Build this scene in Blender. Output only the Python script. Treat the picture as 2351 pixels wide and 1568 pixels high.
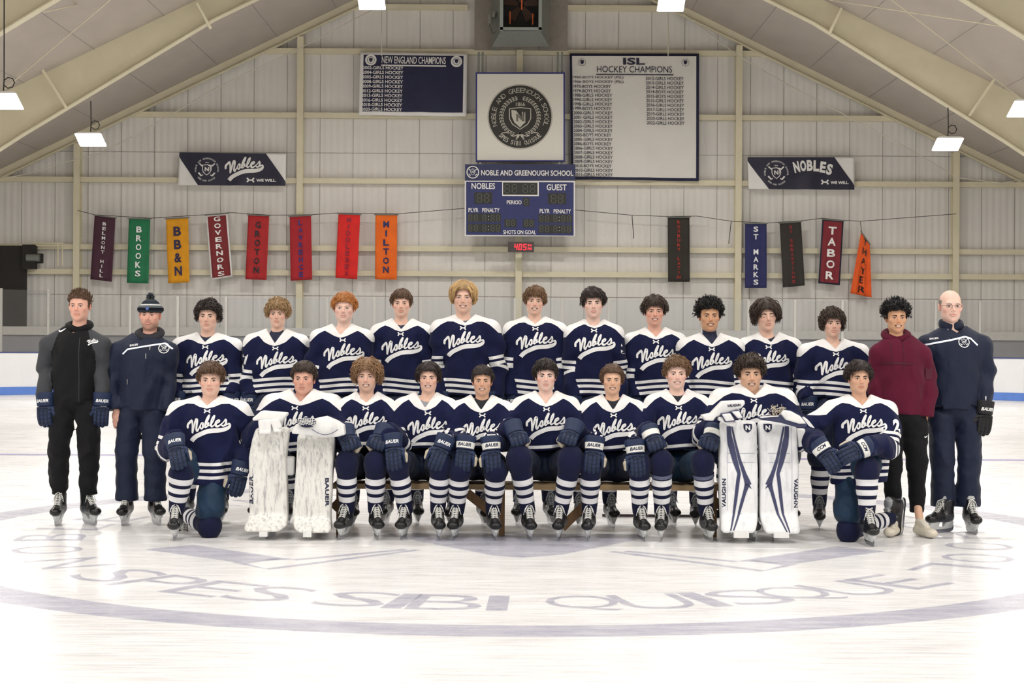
import bpy, math, random
import numpy as np
from mathutils import Vector, Matrix
from mathutils.bvhtree import BVHTree
for o in list(bpy.data.objects): bpy.data.objects.remove(o)
S = bpy.context.scene
COL = S.collection
# ------------------------------------------------------------------ camera
F = 4000.0; W, H = 2351, 1568
cd = bpy.data.cameras.new('camera'); cam = bpy.data.objects.new('camera', cd); COL.objects.link(cam)
cd.sensor_width = 36; cd.lens = F / W * 36; cd.clip_end = 300
CM = Matrix.Translation((0, 0, 1.517)) @ Matrix.Rotation(math.radians(90 - 0.13), 4, 'X') @ Matrix.Rotation(math.radians(0.33), 4, 'Z')
cam.matrix_world = CM
S.camera = cam
R3 = CM.to_3x3(); CO = CM.translation
def P(px, py, D):
    """world point seen at pixel (px,py) lying at distance y = D"""
    d = R3 @ Vector(((px - W / 2) / F, -(py - H / 2) / F, -1))
    return CO + d * (D / d.y)
def G(px, py):
    d = R3 @ Vector(((px - W / 2) / F, -(py - H / 2) / F, -1))
    return CO + d * (-CO.z / d.z)
# ------------------------------------------------------------------ view, world, lamps
vs = S.view_settings
vs.view_transform = 'Standard'; vs.look = 'None'; vs.gamma = 1; vs.use_curve_mapping = False
vs.exposure = 0.16
wd = bpy.data.worlds.new('world'); S.world = wd; wd.use_nodes = True
wd.node_tree.nodes['Background'].inputs[0].default_value = (1.0, .98, .95, 1)
wd.node_tree.nodes['Background'].inputs[1].default_value = .85  # soft fill added, entering through the unseen open end behind the camera
SLOPE = .485; APEX = 12.72; DW = 47.4
def ceil_z(x): return APEX - SLOPE * abs(x)
LAMPS = []
def area_lamp(x, y, z, e, sx=.9, sy=.5):
    l = bpy.data.lights.new('lamp', 'AREA'); l.shape = 'RECTANGLE'; l.size = sx; l.size_y = sy; l.energy = e
    l.color = (1, .97, .93)
    o = bpy.data.objects.new('lamp_light', l); COL.objects.link(o); o.location = (x, y, z); LAMPS.append(o); return o
# ------------------------------------------------------------------ materials
def nd(nt, t, **kw):
    n = nt.nodes.new(t)
    for k, v in kw.items():
        if k.startswith('i_'): n.inputs[int(k[2:]) if k[2:].isdigit() else k[2:].replace('_', ' ')].default_value = v
        else: setattr(n, k, v)
    return n
def c4(c): return (c[0], c[1], c[2], 1)
def srgb(r, g, b):
    f = lambda v: (v / 255 / 12.92) if v <= 10 else ((v / 255 + .055) / 1.055) ** 2.4
    return (f(r), f(g), f(b))
MC = {}
def mat(name, col, rough=.6, metal=0, emis=0, noise=.06, scale=8, bump=0, bscale=200, spec=.4, coat=0, stretch=(1, 1, 1), coords='Object'):
    if name in MC: return MC[name]
    m = bpy.data.materials.new(name); m.use_nodes = True; nt = m.node_tree
    b = nt.nodes['Principled BSDF']; L = nt.links
    b.inputs['Roughness'].default_value = rough; b.inputs['Metallic'].default_value = metal
    b.inputs['Specular IOR Level'].default_value = spec; b.inputs['Coat Weight'].default_value = coat
    tc = nd(nt, 'ShaderNodeTexCoord'); mp = nd(nt, 'ShaderNodeMapping'); mp.inputs['Scale'].default_value = stretch
    L.new(tc.outputs[coords], mp.inputs[0])
    n = nd(nt, 'ShaderNodeTexNoise'); n.inputs['Scale'].default_value = scale; n.inputs['Detail'].default_value = 4
    L.new(mp.outputs[0], n.inputs['Vector'])
    mx = nd(nt, 'ShaderNodeMix', data_type='RGBA')
    mx.inputs['A'].default_value = c4([max(0, v * (1 - noise * 2)) for v in col]); mx.inputs['B'].default_value = c4([min(1, v * (1 + noise * 2)) for v in col])
    L.new(n.outputs[0], mx.inputs['Factor']); L.new(mx.outputs['Result'], b.inputs['Base Color'])
    if emis: b.inputs['Emission Color'].default_value = c4(col); b.inputs['Emission Strength'].default_value = emis
    if bump:
        n2 = nd(nt, 'ShaderNodeTexNoise'); n2.inputs['Scale'].default_value = bscale; n2.inputs['Detail'].default_value = 3
        L.new(mp.outputs[0], n2.inputs['Vector'])
        bp = nd(nt, 'ShaderNodeBump'); bp.inputs['Strength'].default_value = bump; bp.inputs['Distance'].default_value = .01
        L.new(n2.outputs[0], bp.inputs['Height']); L.new(bp.outputs[0], b.inputs['Normal'])
    MC[name] = m; return m
def attr_mat(name, colA, colB, rough=.85, bump=.4, tape=None, spec=.15):
    """colA where attribute 'white' < 0, colB where > 0 (sewn colour panels)"""
    if name in MC: return MC[name]
    m = bpy.data.materials.new(name); m.use_nodes = True; nt = m.node_tree; L = nt.links
    b = nt.nodes['Principled BSDF']; b.inputs['Roughness'].default_value = rough; b.inputs['Specular IOR Level'].default_value = spec
    b.inputs['Sheen Weight'].default_value = .06
    a = nd(nt, 'ShaderNodeAttribute', attribute_name='white')
    g = nd(nt, 'ShaderNodeMapRange'); g.inputs['From Min'].default_value = -.001; g.inputs['From Max'].default_value = .001
    L.new(a.outputs['Fac'], g.inputs[0])
    tc = nd(nt, 'ShaderNodeTexCoord'); n = nd(nt, 'ShaderNodeTexNoise'); n.inputs['Scale'].default_value = 7; n.inputs['Detail'].default_value = 3
    L.new(tc.outputs['Object'], n.inputs['Vector'])
    mr = nd(nt, 'ShaderNodeMapRange'); mr.inputs['To Min'].default_value = .82; mr.inputs['To Max'].default_value = 1.15
    L.new(n.outputs[0], mr.inputs[0])
    mx = nd(nt, 'ShaderNodeMix', data_type='RGBA'); mx.inputs['A'].default_value = c4(colA); mx.inputs['B'].default_value = c4(colB)
    L.new(g.outputs[0], mx.inputs['Factor'])
    hs = nd(nt, 'ShaderNodeHueSaturation'); L.new(mx.outputs['Result'], hs.inputs['Color']); L.new(mr.outputs[0], hs.inputs['Value'])
    L.new(hs.outputs[0], b.inputs['Base Color'])
    n2 = nd(nt, 'ShaderNodeTexNoise'); n2.inputs['Scale'].default_value = 9; n2.inputs['Detail'].default_value = 5; n2.inputs['Roughness'].default_value = .62
    mp = nd(nt, 'ShaderNodeMapping'); mp.inputs['Scale'].default_value = (1.4, 1, .7); L.new(tc.outputs['Object'], mp.inputs[0]); L.new(mp.outputs[0], n2.inputs['Vector'])
    bp = nd(nt, 'ShaderNodeBump'); bp.inputs['Strength'].default_value = bump; bp.inputs['Distance'].default_value = .035
    L.new(n2.outputs[0], bp.inputs['Height']); L.new(bp.outputs[0], b.inputs['Normal'])
    MC[name] = m; return m
def vcol_mat(name, rough=.5, sss=0, spec=.4, bump=0, bs=300):
    if name in MC: return MC[name]
    m = bpy.data.materials.new(name); m.use_nodes = True; nt = m.node_tree; L = nt.links
    b = nt.nodes['Principled BSDF']; b.inputs['Roughness'].default_value = rough; b.inputs['Specular IOR Level'].default_value = spec
    a = nd(nt, 'ShaderNodeAttribute', attribute_name='tint')
    tc = nd(nt, 'ShaderNodeTexCoord'); n = nd(nt, 'ShaderNodeTexNoise'); n.inputs['Scale'].default_value = 40; n.inputs['Detail'].default_value = 4
    L.new(tc.outputs['Object'], n.inputs['Vector'])
    mr = nd(nt, 'ShaderNodeMapRange'); mr.inputs['To Min'].default_value = .93; mr.inputs['To Max'].default_value = 1.07
    L.new(n.outputs[0], mr.inputs[0]); hs = nd(nt, 'ShaderNodeHueSaturation')
    L.new(a.outputs['Color'], hs.inputs['Color']); L.new(mr.outputs[0], hs.inputs['Value']); L.new(hs.outputs[0], b.inputs['Base Color'])
    if sss:
        b.inputs['Subsurface Weight'].default_value = sss; b.inputs['Subsurface Radius'].default_value = (1, .35, .2); b.inputs['Subsurface Scale'].default_value = .006
    if bump:
        n2 = nd(nt, 'ShaderNodeTexNoise'); n2.inputs['Scale'].default_value = bs; L.new(tc.outputs['Object'], n2.inputs['Vector'])
        bp = nd(nt, 'ShaderNodeBump'); bp.inputs['Strength'].default_value = bump; bp.inputs['Distance'].default_value = .004
        L.new(n2.outputs[0], bp.inputs['Height']); L.new(bp.outputs[0], b.inputs['Normal'])
    MC[name] = m; return m
# ------------------------------------------------------------------ mesh helpers
ORG = {}
def mesh_np(name, V, Q, m=None, smooth=True, attrs=None):
    me = bpy.data.meshes.new(name); V = np.asarray(V, np.float32); n = len(V)
    me.vertices.add(n); me.vertices.foreach_set('co', V.ravel())
    if isinstance(Q, np.ndarray):
        k = Q.shape[1]; me.loops.add(Q.size); me.loops.foreach_set('vertex_index', Q.ravel().astype(np.int32))
        me.polygons.add(len(Q)); me.polygons.foreach_set('loop_start', np.arange(len(Q), dtype=np.int32) * k)
    else:
        me.loops.add(sum(len(f) for f in Q)); me.loops.foreach_set('vertex_index', [i for f in Q for i in f])
        st, s = [], 0
        for f in Q: st.append(s); s += len(f)
        me.polygons.add(len(Q)); me.polygons.foreach_set('loop_start', st)
    me.polygons.foreach_set('use_smooth', [smooth] * len(me.polygons))
    me.update(calc_edges=True); me.validate()
    if attrs:
        for k, v in attrs.items():
            v = np.asarray(v, np.float32)
            if v.ndim == 1: me.attributes.new(k, 'FLOAT', 'POINT').data.foreach_set('value', v)
            else:
                c = np.ones((n, 4), np.float32); c[:, :3] = v
                me.attributes.new(k, 'FLOAT_COLOR', 'POINT').data.foreach_set('color', c.ravel())
    if m: me.materials.append(m)
    return me
def tag(o, label=None, cat=None, group=None, kind=None):
    if label: o['label'] = label
    if cat: o['category'] = cat
    if group: o['group'] = group
    if kind: o['kind'] = kind
    return o
def empty(name, loc, label=None, cat=None, group=None):
    o = bpy.data.objects.new(name, None); COL.objects.link(o); o.location = loc; o.empty_display_size = .1
    ORG[o] = Vector(loc); return tag(o, label, cat, group)
def link(name, me, parent=None, M=None, sub=False):
    """me in world coordinates (M None) or placed by world matrix M; sub: me lives in the parent's own frame"""
    o = bpy.data.objects.new(name, me); COL.objects.link(o)
    if parent is not None:
        o.parent = parent
        if not sub: o.matrix_local = Matrix.Translation(-ORG[parent]) @ (M or Matrix.Identity(4))
        ORG[o] = Vector((0, 0, 0)) if M is None else None
        if M is None and not sub: ORG[o] = Vector((0, 0, 0))
    else:
        if M is not None: o.matrix_world = M
        ORG[o] = Vector((0, 0, 0))
    return o
class MB:
    def __init__(s): s.v = []; s.f = []
    def add(s, V, Fc):
        n = len(s.v); s.v += [tuple(p) for p in V]; s.f += [tuple(i + n for i in f) for f in Fc]; return s
    def box(s, a, b):
        x0, y0, z0 = [min(a[i], b[i]) for i in range(3)]; x1, y1, z1 = [max(a[i], b[i]) for i in range(3)]
        return s.hexa([(x0, y0, z0), (x1, y0, z0), (x1, y1, z0), (x0, y1, z0), (x0, y0, z1), (x1, y0, z1), (x1, y1, z1), (x0, y1, z1)])
    def hexa(s, V): return s.add(V, [(0, 3, 2, 1), (4, 5, 6, 7), (0, 1, 5, 4), (1, 2, 6, 5), (2, 3, 7, 6), (3, 0, 4, 7)])
    def tube(s, pts, r, n=6):
        pts = [Vector(p) for p in pts]; V = []; Fc = []
        rr = r if isinstance(r, (list, tuple)) else [r] * len(pts)
        for i, p in enumerate(pts):
            t = (pts[min(i + 1, len(pts) - 1)] - pts[max(i - 1, 0)]).normalized()
            u = t.cross(Vector((0, 0, 1)));
            if u.length < .1: u = t.cross(Vector((1, 0, 0)))
            u.normalize(); w = t.cross(u)
            for k in range(n):
                a = 2 * math.pi * k / n; V.append(p + (u * math.cos(a) + w * math.sin(a)) * rr[i])
        for i in range(len(pts) - 1):
            for k in range(n): Fc.append((i * n + k, i * n + (k + 1) % n, (i + 1) * n + (k + 1) % n, (i + 1) * n + k))
        Fc.append(tuple(range(n))[::-1]); Fc.append(tuple((len(pts) - 1) * n + k for k in range(n)))
        return s.add(V, Fc)
    def build(s, name, m, parent=None, smooth=False, **kw):
        return link(name, mesh_np(name, s.v, s.f, m, smooth), parent, **kw)
# flat text and strokes, 2D --------------------------------------------------
TXT = {}
def text2d(s, bold=.0, shear=0):
    k = (s, bold, shear)
    if k in TXT: return TXT[k]
    cu = bpy.data.curves.new('t', 'FONT'); cu.body = s; cu.size = 1; cu.offset = bold; cu.shear = shear; cu.resolution_u = 3
    ob = bpy.data.objects.new('t', cu); me = bpy.data.meshes.new_from_object(ob)
    v = np.empty(len(me.vertices) * 3, np.float32); me.vertices.foreach_get('co', v); v = v.reshape(-1, 3)[:, :2]
    f = [tuple(p.vertices) for p in me.polygons]
    bpy.data.objects.remove(ob); bpy.data.curves.remove(cu); bpy.data.meshes.remove(me)
    TXT[k] = (v, f); return TXT[k]
class M2:
    """2D artwork: list of verts and faces"""
    def __init__(s): s.v = []; s.f = []
    def add(s, V, Fc):
        n = len(s.v); s.v += [(float(p[0]), float(p[1])) for p in V]; s.f += [tuple(i + n for i in f) for f in Fc]; return s
    def text(s, t, cx, cy, w, h, rot=0, bold=.012, shear=0):
        v, f = text2d(t, bold, shear); v = v.copy()
        lo, hi = v.min(0), v.max(0); v = (v - (lo + hi) / 2) / np.maximum(hi - lo, 1e-6) * np.array([w, h])
        c, sn = math.cos(rot), math.sin(rot); v = np.stack([v[:, 0] * c - v[:, 1] * sn + cx, v[:, 0] * sn + v[:, 1] * c + cy], 1)
        return s.add(v, f)
    def line(s, t, x0, cy, w, h, **k): return s.text(t, x0 + w / 2, cy, w, h, **k)
    def stack(s, t, cx, y0, y1, w, bold=.03, gaps=None, dx=0):
        n = len(t); st = (y1 - y0) / n
        for i, ch in enumerate(t):
            if ch == ' ': continue
            ww = w * (.28 if ch in 'I' else 1)
            s.text(ch, cx + dx * (i + .5 - n / 2), y0 + st * (i + .5), ww, abs(st) * .66, bold=bold)
        return s
    def arc_text(s, t, R, a0, a1, h, outward=True, w=None, bold=.01, cx=0, cy=0):
        n = len(t)
        for i, ch in enumerate(t):
            if ch == ' ': continue
            a = a0 + (a1 - a0) * i / (n - 1)
            x, y = cx + R * math.sin(a), cy + R * math.cos(a)
            ww = (w or h * .8) * (.3 if ch == 'I' else 1)
            s.text(ch, x, y, ww, h, rot=-a if outward else -a + math.pi, bold=bold)
        return s
    def rib(s, pts, cap=True, sub=0):
        """ribbon through (x,y,halfwidth)"""
        P_ = [np.array(p, float) for p in pts]
        if sub:
            Q = []
            for i in range(len(P_) - 1):
                p0 = P_[max(i - 1, 0)]; p1 = P_[i]; p2 = P_[i + 1]; p3 = P_[min(i + 2, len(P_) - 1)]
                for k in range(sub):
                    t = k / sub
                    Q.append(.5 * ((2 * p1) + (p2 - p0) * t + (2 * p0 - 5 * p1 + 4 * p2 - p3) * t * t + (3 * p1 - p0 - 3 * p2 + p3) * t ** 3))
            Q.append(P_[-1]); P_ = Q
        V = []; n = len(P_)
        for i, p in enumerate(P_):
            t = P_[min(i + 1, n - 1)][:2] - P_[max(i - 1, 0)][:2]; t = t / (np.linalg.norm(t) + 1e-9); nn = np.array([-t[1], t[0]])
            V += [p[:2] + nn * p[2], p[:2] - nn * p[2]]
        s.add(V, [(2 * i, 2 * i + 1, 2 * i + 3, 2 * i + 2) for i in range(n - 1)])
        if cap:
            for p in (P_[0], P_[-1]): s.disc(p[0], p[1], p[2], 10)
        return s
    def disc(s, x, y, r, n=24): return s.add([(x + r * math.cos(2 * math.pi * k / n), y + r * math.sin(2 * math.pi * k / n)) for k in range(n)], [tuple(range(n))])
    def ring(s, x, y, r0, r1, n=48):
        V = []
        for k in range(n): a = 2 * math.pi * k / n; V += [(x + r0 * math.cos(a), y + r0 * math.sin(a)), (x + r1 * math.cos(a), y + r1 * math.sin(a))]
        return s.add(V, [(2 * k, 2 * k + 1, (2 * k + 3) % (2 * n), (2 * k + 2) % (2 * n)) for k in range(n)])
    def poly(s, pts): return s.add(pts, [tuple(range(len(pts)))])
    def rect(s, x0, y0, x1, y1): return s.poly([(x0, y0), (x1, y0), (x1, y1), (x0, y1)])
    def arr(s): return np.array(s.v)
    def put(s, name, fn, m, parent=None):
        """fn maps (x,y) to a world point"""
        V = [fn(x, y) for x, y in s.v]; return link(name, mesh_np(name, [tuple(p) for p in V], s.f, m, False), parent)
def nobles_mark(M, x=0, y=0, k=1.0):
    """the script wordmark with its swash, centred, width .33*k"""
    q = k / 5000.0; T = lambda L: [(x + (a - 1080) * q, y - (b - 900) * q, c * q) for a, b, c in L]
    M.rib(T([(295, 890, 42), (300, 780, 44), (370, 700, 46), (448, 625, 42), (478, 720, 34), (490, 880, 34), (498, 1070, 38)]), sub=3)
    M.rib(T([(500, 1070, 34), (545, 880, 34), (590, 690, 40), (645, 575, 52), (680, 660, 40), (655, 850, 36), (652, 970, 38), (685, 1005, 42), (735, 930, 28), (785, 830, 22), (830, 740, 26), (885, 705, 38), (898, 800, 32), (880, 890, 32), (840, 925, 32), (800, 870, 26), (815, 780, 20)]), sub=3)
    M.rib(T([(870, 890, 20), (950, 855, 16), (985, 720, 32), (1040, 560, 34), (1115, 420, 30), (1140, 425, 24), (1100, 560, 24), (1030, 720, 24), (985, 830, 28), (1000, 875, 28), (1060, 830, 24), (1108, 740, 26), (1105, 690, 22), (1070, 740, 18), (1080, 805, 20), (1140, 800, 18), (1200, 720, 20)]), sub=3)
    M.rib(T([(1185, 760, 20), (1205, 640, 28), (1250, 520, 32), (1310, 430, 26), (1325, 460, 24), (1290, 600, 24), (1215, 730, 30), (1200, 800, 34), (1235, 845, 30), (1310, 790, 22), (1400, 725, 20), (1475, 680, 26), (1505, 625, 28), (1475, 600, 30), (1400, 650, 38), (1365, 750, 42), (1395, 830, 44), (1460, 830, 34), (1550, 765, 24), (1650, 670, 22), (1715, 570, 24), (1735, 650, 34), (1725, 740, 36), (1680, 800, 34), (1630, 825, 32), (1580, 795, 26)]), sub=3)
    M.rib(T([(1690, 815, 20), (1765, 770, 24), (1835, 740, 32), (1865, 800, 42), (1825, 880, 62), (1700, 945, 74), (1500, 985, 82), (1250, 998, 86), (1050, 1030, 86), (850, 1110, 84), (650, 1210, 84), (525, 1310, 86), (455, 1400, 84)]), cap=False, sub=4)
    return M
def ua_mark(M, x, y, w):
    q = w / 2
    for s_ in (-1, 1):
        M.rib([(x + s_ * q * .92, y + q * .48, q * .26), (x + s_ * q * .66, y + q * .2, q * .2), (x + s_ * q * .6, y, q * .16), (x + s_ * q * .66, y - q * .2, q * .2), (x + s_ * q * .92, y - q * .48, q * .26)], sub=3)
    M.rect(x - q * .55, y - q * .2, x + q * .55, y + q * .2); return M
def shield_pts(cx, cy, w, h):
    return [(cx - w / 2, cy + h * .45), (cx, cy + h * .5), (cx + w / 2, cy + h * .45), (cx + w * .5, cy), (cx + w * .36, cy - h * .26), (cx, cy - h * .5), (cx - w * .36, cy - h * .26), (cx - w * .5, cy)]
def crest(M, x, y, r, text=True):
    """crossed sticks, shield outline and ring lettering"""
    for s_ in (-1, 1):
        M.rib([(x - s_ * r * .62, y + r * .5, r * .05), (x - s_ * r * .38, y + r * .28, r * .05)], cap=False)
        M.rib([(x + s_ * r * .3, y - r * .42, r * .03), (x + s_ * r * .42, y - r * .52, r * .035)], cap=False)
        M.rib([(x + s_ * r * .42, y - r * .52, r * .06), (x + s_ * r * .66, y - r * .26, r * .06)], cap=False)
    pts = shield_pts(x, y - r * .02, r * .7, r * .85); pts.append(pts[0])
    M.rib([(a, b, r * .03) for a, b in pts]); M.text('N', x, y + r * .03, r * .34, r * .34, bold=.04)
    M.poly([(x + r * .05, y + r * .36), (x + r * .3, y + r * .36), (x + r * .3, y + r * .02), (x + r * .24, y - r * .1), (x + r * .24, y + r * .25)])
    M.text('1866', x, y + r * .58, r * .3, r * .09)
    if text:
        M.arc_text('NOBLE AND GREENOUGH SCHOOL', r * .92, math.radians(-100), math.radians(100), r * .13, cx=x, cy=y)
        M.arc_text('SPES SIBI QUISQUE', r * .92, math.radians(225), math.radians(135), r * .13, outward=False, w=r * .075, cx=x, cy=y)
    else: M.ring(x, y, r * .85, r)
    return M
# ================================================================== THE RINK
m_wall = mat('wall_panel_paint', srgb(220, 216, 210), .6, noise=.03, scale=1.2, bump=.0)
def wall_mat():
    m = MC['wall_panel_paint']; nt = m.node_tree; L = nt.links; b = nt.nodes['Principled BSDF']
    tc = nd(nt, 'ShaderNodeTexCoord'); w = nd(nt, 'ShaderNodeTexWave', wave_type='BANDS', bands_direction='X'); w.inputs['Scale'].default_value = 1.7
    w.inputs['Distortion'].default_value = 0; L.new(tc.outputs['Object'], w.inputs['Vector'])
    bp = nd(nt, 'ShaderNodeBump'); bp.inputs['Strength'].default_value = .35; bp.inputs['Distance'].default_value = .03
    L.new(w.outputs['Fac'], bp.inputs['Height']); L.new(bp.outputs[0], b.inputs['Normal'])
wall_mat()
m_cream = mat('cream_steel_paint', srgb(216, 208, 180), .45, noise=.04, scale=3)
m_ceil = mat('ceiling_insulation', srgb(172, 163, 152), .7, noise=.06, scale=2.2, bump=.15, bscale=3, stretch=(1, .4, 1))
m_seam = mat('seam_grey', srgb(158, 153, 146), .8)
m_dark = mat('dark_opening', srgb(40, 38, 36), .9)
m_galv = mat('galvanised_steel', srgb(128, 130, 124), .45, metal=.3, noise=.1, scale=20)
m_white = mat('white_plastic', srgb(238, 238, 236), .35, noise=.015)
m_blue = mat('kick_plate_blue', srgb(92, 130, 204), .45)
m_navy_p = mat('navy_vinyl', srgb(34, 40, 84), .45, noise=.08)
m_ink = mat('ink_black', srgb(30, 30, 30), .6)
m_print = mat('print_white', srgb(232, 230, 226), .6, noise=.02)
# ice -------------------------------------------------------------------------
def ice_mat():
    m = bpy.data.materials.new('ice'); m.use_nodes = True; nt = m.node_tree; L = nt.links; b = nt.nodes['Principled BSDF']
    b.inputs['Specular IOR Level'].default_value = .5
    tc = nd(nt, 'ShaderNodeTexCoord')
    def nz(sc, st, det=5, rot=0):
        mp = nd(nt, 'ShaderNodeMapping'); mp.inputs['Scale'].default_value = st; mp.inputs['Rotation'].default_value = (0, 0, rot)
        L.new(tc.outputs['Object'], mp.inputs[0]); n = nd(nt, 'ShaderNodeTexNoise'); n.inputs['Scale'].default_value = sc; n.inputs['Detail'].default_value = det
        n.inputs['Roughness'].default_value = .6; L.new(mp.outputs[0], n.inputs['Vector']); return n.outputs[0]
    a = nz(.9, (.5, 1.4, 1), 6); c = nz(9, (.25, 2.4, 1), 5, .25); e = nz(30, (3, .2, 1), 3, -.9); f = nz(26, (.15, 2.6, 1), 2, .4)
    def mr(x, lo, hi, t0, t1):
        n = nd(nt, 'ShaderNodeMapRange'); n.inputs[1].default_value = lo; n.inputs[2].default_value = hi; n.inputs[3].default_value = t0; n.inputs[4].default_value = t1
        L.new(x, n.inputs[0]); return n.outputs[0]
    def mul(x, y):
        n = nd(nt, 'ShaderNodeMath', operation='MULTIPLY'); L.new(x, n.inputs[0]); L.new(y, n.inputs[1]); return n.outputs[0]
    v = mul(mul(mr(a, .35, .62, .9, 1.0), mr(c, .3, .6, .93, 1.0)), mul(mr(e, .62, .72, 1, .95), mr(f, .6, .72, 1, .96)))
    mx = nd(nt, 'ShaderNodeMix', data_type='RGBA'); mx.inputs['A'].default_value = c4(srgb(150, 150, 158)); mx.inputs['B'].default_value = c4(srgb(240, 240, 240))
    n = nd(nt, 'ShaderNodeMapRange'); n.inputs[1].default_value = .45; n.inputs[2].default_value = 1.0; L.new(v, n.inputs[0])
    L.new(n.outputs[0], mx.inputs['Factor']); L.new(mx.outputs['Result'], b.inputs['Base Color'])
    L.new(mr(c, .3, .7, .22, .42), b.inputs['Roughness'])
    bp = nd(nt, 'ShaderNodeBump'); bp.inputs['Strength'].default_value = .12; bp.inputs['Distance'].default_value = .01
    L.new(c, bp.inputs['Height']); L.new(bp.outputs[0], b.inputs['Normal']); return m
m_ice = ice_mat()
N_ = 40; V = []; Fq = []
MB().add([(-17, -14, 0), (17, -14, 0), (17, DW, 0), (-17, DW, 0)], [(0, 1, 2, 3)]).build('floor', m_ice)
tag(bpy.data.objects['floor'], 'white scratched ice sheet of the rink', kind='structure')
def mark_mat(name, col, a0, sc=5):
    m = bpy.data.materials.new(name); m.use_nodes = True; nt = m.node_tree; L = nt.links; b = nt.nodes['Principled BSDF']
    b.inputs['Base Color'].default_value = c4(col); b.inputs['Roughness'].default_value = .35
    tc = nd(nt, 'ShaderNodeTexCoord'); mp = nd(nt, 'ShaderNodeMapping'); mp.inputs['Scale'].default_value = (.6, 2, 1); L.new(tc.outputs['Object'], mp.inputs[0])
    n = nd(nt, 'ShaderNodeTexNoise'); n.inputs['Scale'].default_value = sc; n.inputs['Detail'].default_value = 8; n.inputs['Roughness'].default_value = .7
    L.new(mp.outputs[0], n.inputs['Vector']); r = nd(nt, 'ShaderNodeMapRange'); r.inputs[1].default_value = .3; r.inputs[2].default_value = .72
    r.inputs[3].default_value = a0; r.inputs[4].default_value = a0 * .35; L.new(n.outputs[0], r.inputs[0]); L.new(r.outputs[0], b.inputs['Alpha']); return m
m_mark = mark_mat('ice_paint_grey_blue', srgb(150, 150, 182), .48)
m_mark2 = mark_mat('ice_paint_violet', srgb(150, 140, 205), .75)
m_mark3 = mark_mat('ice_letter_paint', srgb(140, 140, 172), .5, 9)
CX, CY = 0.02, 13.42
flat = lambda z: (lambda x, y: (CX + x, CY + y, z))
M = M2().ring(0, 0, 4.25, 4.6, 128); tag(M.put('centre_circle', flat(.003), m_mark), 'faded grey blue centre ice circle painted in the ice', 'ice marking')
TL = tag(empty('ice_lettering', (CX, CY - 3.4, 0)), 'faint school motto lettering painted inside the centre circle', 'ice marking')
def ice_letter(ch, a, w, h, up):
    A = math.radians(a); M = M2().text(ch, 3.48 * math.sin(A), -3.48 * math.cos(A), w, h, rot=A + (0 if up else math.pi), bold=-.008); M.put('letter', flat(.004), m_mark3, TL)
for ch, a in zip('SPESSIBIQUISQUE', (-45.7, -38.4, -31, -24.3, -15, -10.6, -6.2, -1.5, 6.5, 13.4, 18.5, 23.4, 29, 36, 43.8)): ice_letter(ch, a, .12 if ch == 'I' else .42, .56, True)
for ch, a in zip('NOBLEANDLOOHCS', (-58, -71, -84, -96, -107, -128, -139, -150, 57, 68, 80, 92, 104, 115)): ice_letter(ch, a, .46, .5, False)
def gpoly(name, polys, m, lab, z=.0035):
    M = M2()
    for p in polys:
        if len(p) > 2 and p[0] == 'L': M.rib([(G(a, b).x, G(a, b).y, p[1]) for a, b in p[2:]], cap=False)
        else: M.poly([(G(a, b).x, G(a, b).y) for a, b in p])
    return tag(M.put(name, lambda x, y: (x, y, z), m), lab, 'ice marking')
mir = lambda L: [(2365 - a, b + 4) for a, b in L]
gpoly('painted_shield_tip', [[(880, 1226), (960, 1243), (1060, 1262), (1130, 1276), (1200, 1281), (1290, 1274), (1380, 1256), (1460, 1240), (1500, 1228)]], m_mark, 'grey blue tip of the painted shield under the bench', .0052)
lb = [(332, 1262), (444, 1251), (674, 1285), (541, 1291)]
l1 = ['L', .035, (541, 1291), (614, 1307), (960, 1263)]; l2 = ['L', .035, (674, 1286), (930, 1262)]; l3 = ['L', .03, (560, 1293), (640, 1283)]
gpoly('painted_stick_blade', [lb, l1, l2, l3], m_mark, 'painted hockey stick blade before the kneeling player on the left')
gpoly('painted_stick_blade', [mir(lb)[::-1], l1[:2] + mir(l1[2:]), l2[:2] + mir(l2[2:]), l3[:2] + mir(l3[2:])], m_mark, 'painted hockey stick blade before the kneeling player on the right')
M = M2().rect(-13, 21.9, 13, 22.2); tag(M.put('blue_line', lambda x, y: (x, y, .003), m_mark2), 'thin violet blue line crossing the ice behind the team', 'ice marking')
M = M2().rect(-13, 40.9, 13, 40.98); tag(M.put('goal_line', lambda x, y: (x, y, .003), mark_mat('ice_paint_red', srgb(205, 170, 175), .5)), 'faint red goal line near the end boards', 'ice marking')
# end wall ---------------------------------------------------------------------
HWID = 17
MB().add([(-HWID, DW, 0), (HWID, DW, 0), (HWID, DW, ceil_z(HWID)), (0, DW, APEX), (-HWID, DW, ceil_z(HWID))], [(0, 1, 2, 3, 4)]).build('wall_back', m_wall)
tag(bpy.data.objects['wall_back'], kind='structure')
for sd, s_ in (('left', -1), ('right', 1)):
    MB().box((s_ * HWID, -14, 0), (s_ * (HWID + .2), DW, ceil_z(HWID))).build('wall_' + sd, m_wall); tag(bpy.data.objects['wall_' + sd], kind='structure')
for s_ in (-1, 1):
    MB().hexa([(0, -14, APEX), (s_ * HWID, -14, ceil_z(HWID)), (s_ * HWID, DW, ceil_z(HWID)), (0, DW, APEX), (0, -14, APEX + .1), (s_ * HWID, -14, ceil_z(HWID) + .1), (s_ * HWID, DW, ceil_z(HWID) + .1), (0, DW, APEX + .1)]).build('ceiling', m_ceil)
for o in bpy.data.objects:
    if o.name.startswith('ceiling'): tag(o, kind='structure')
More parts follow.
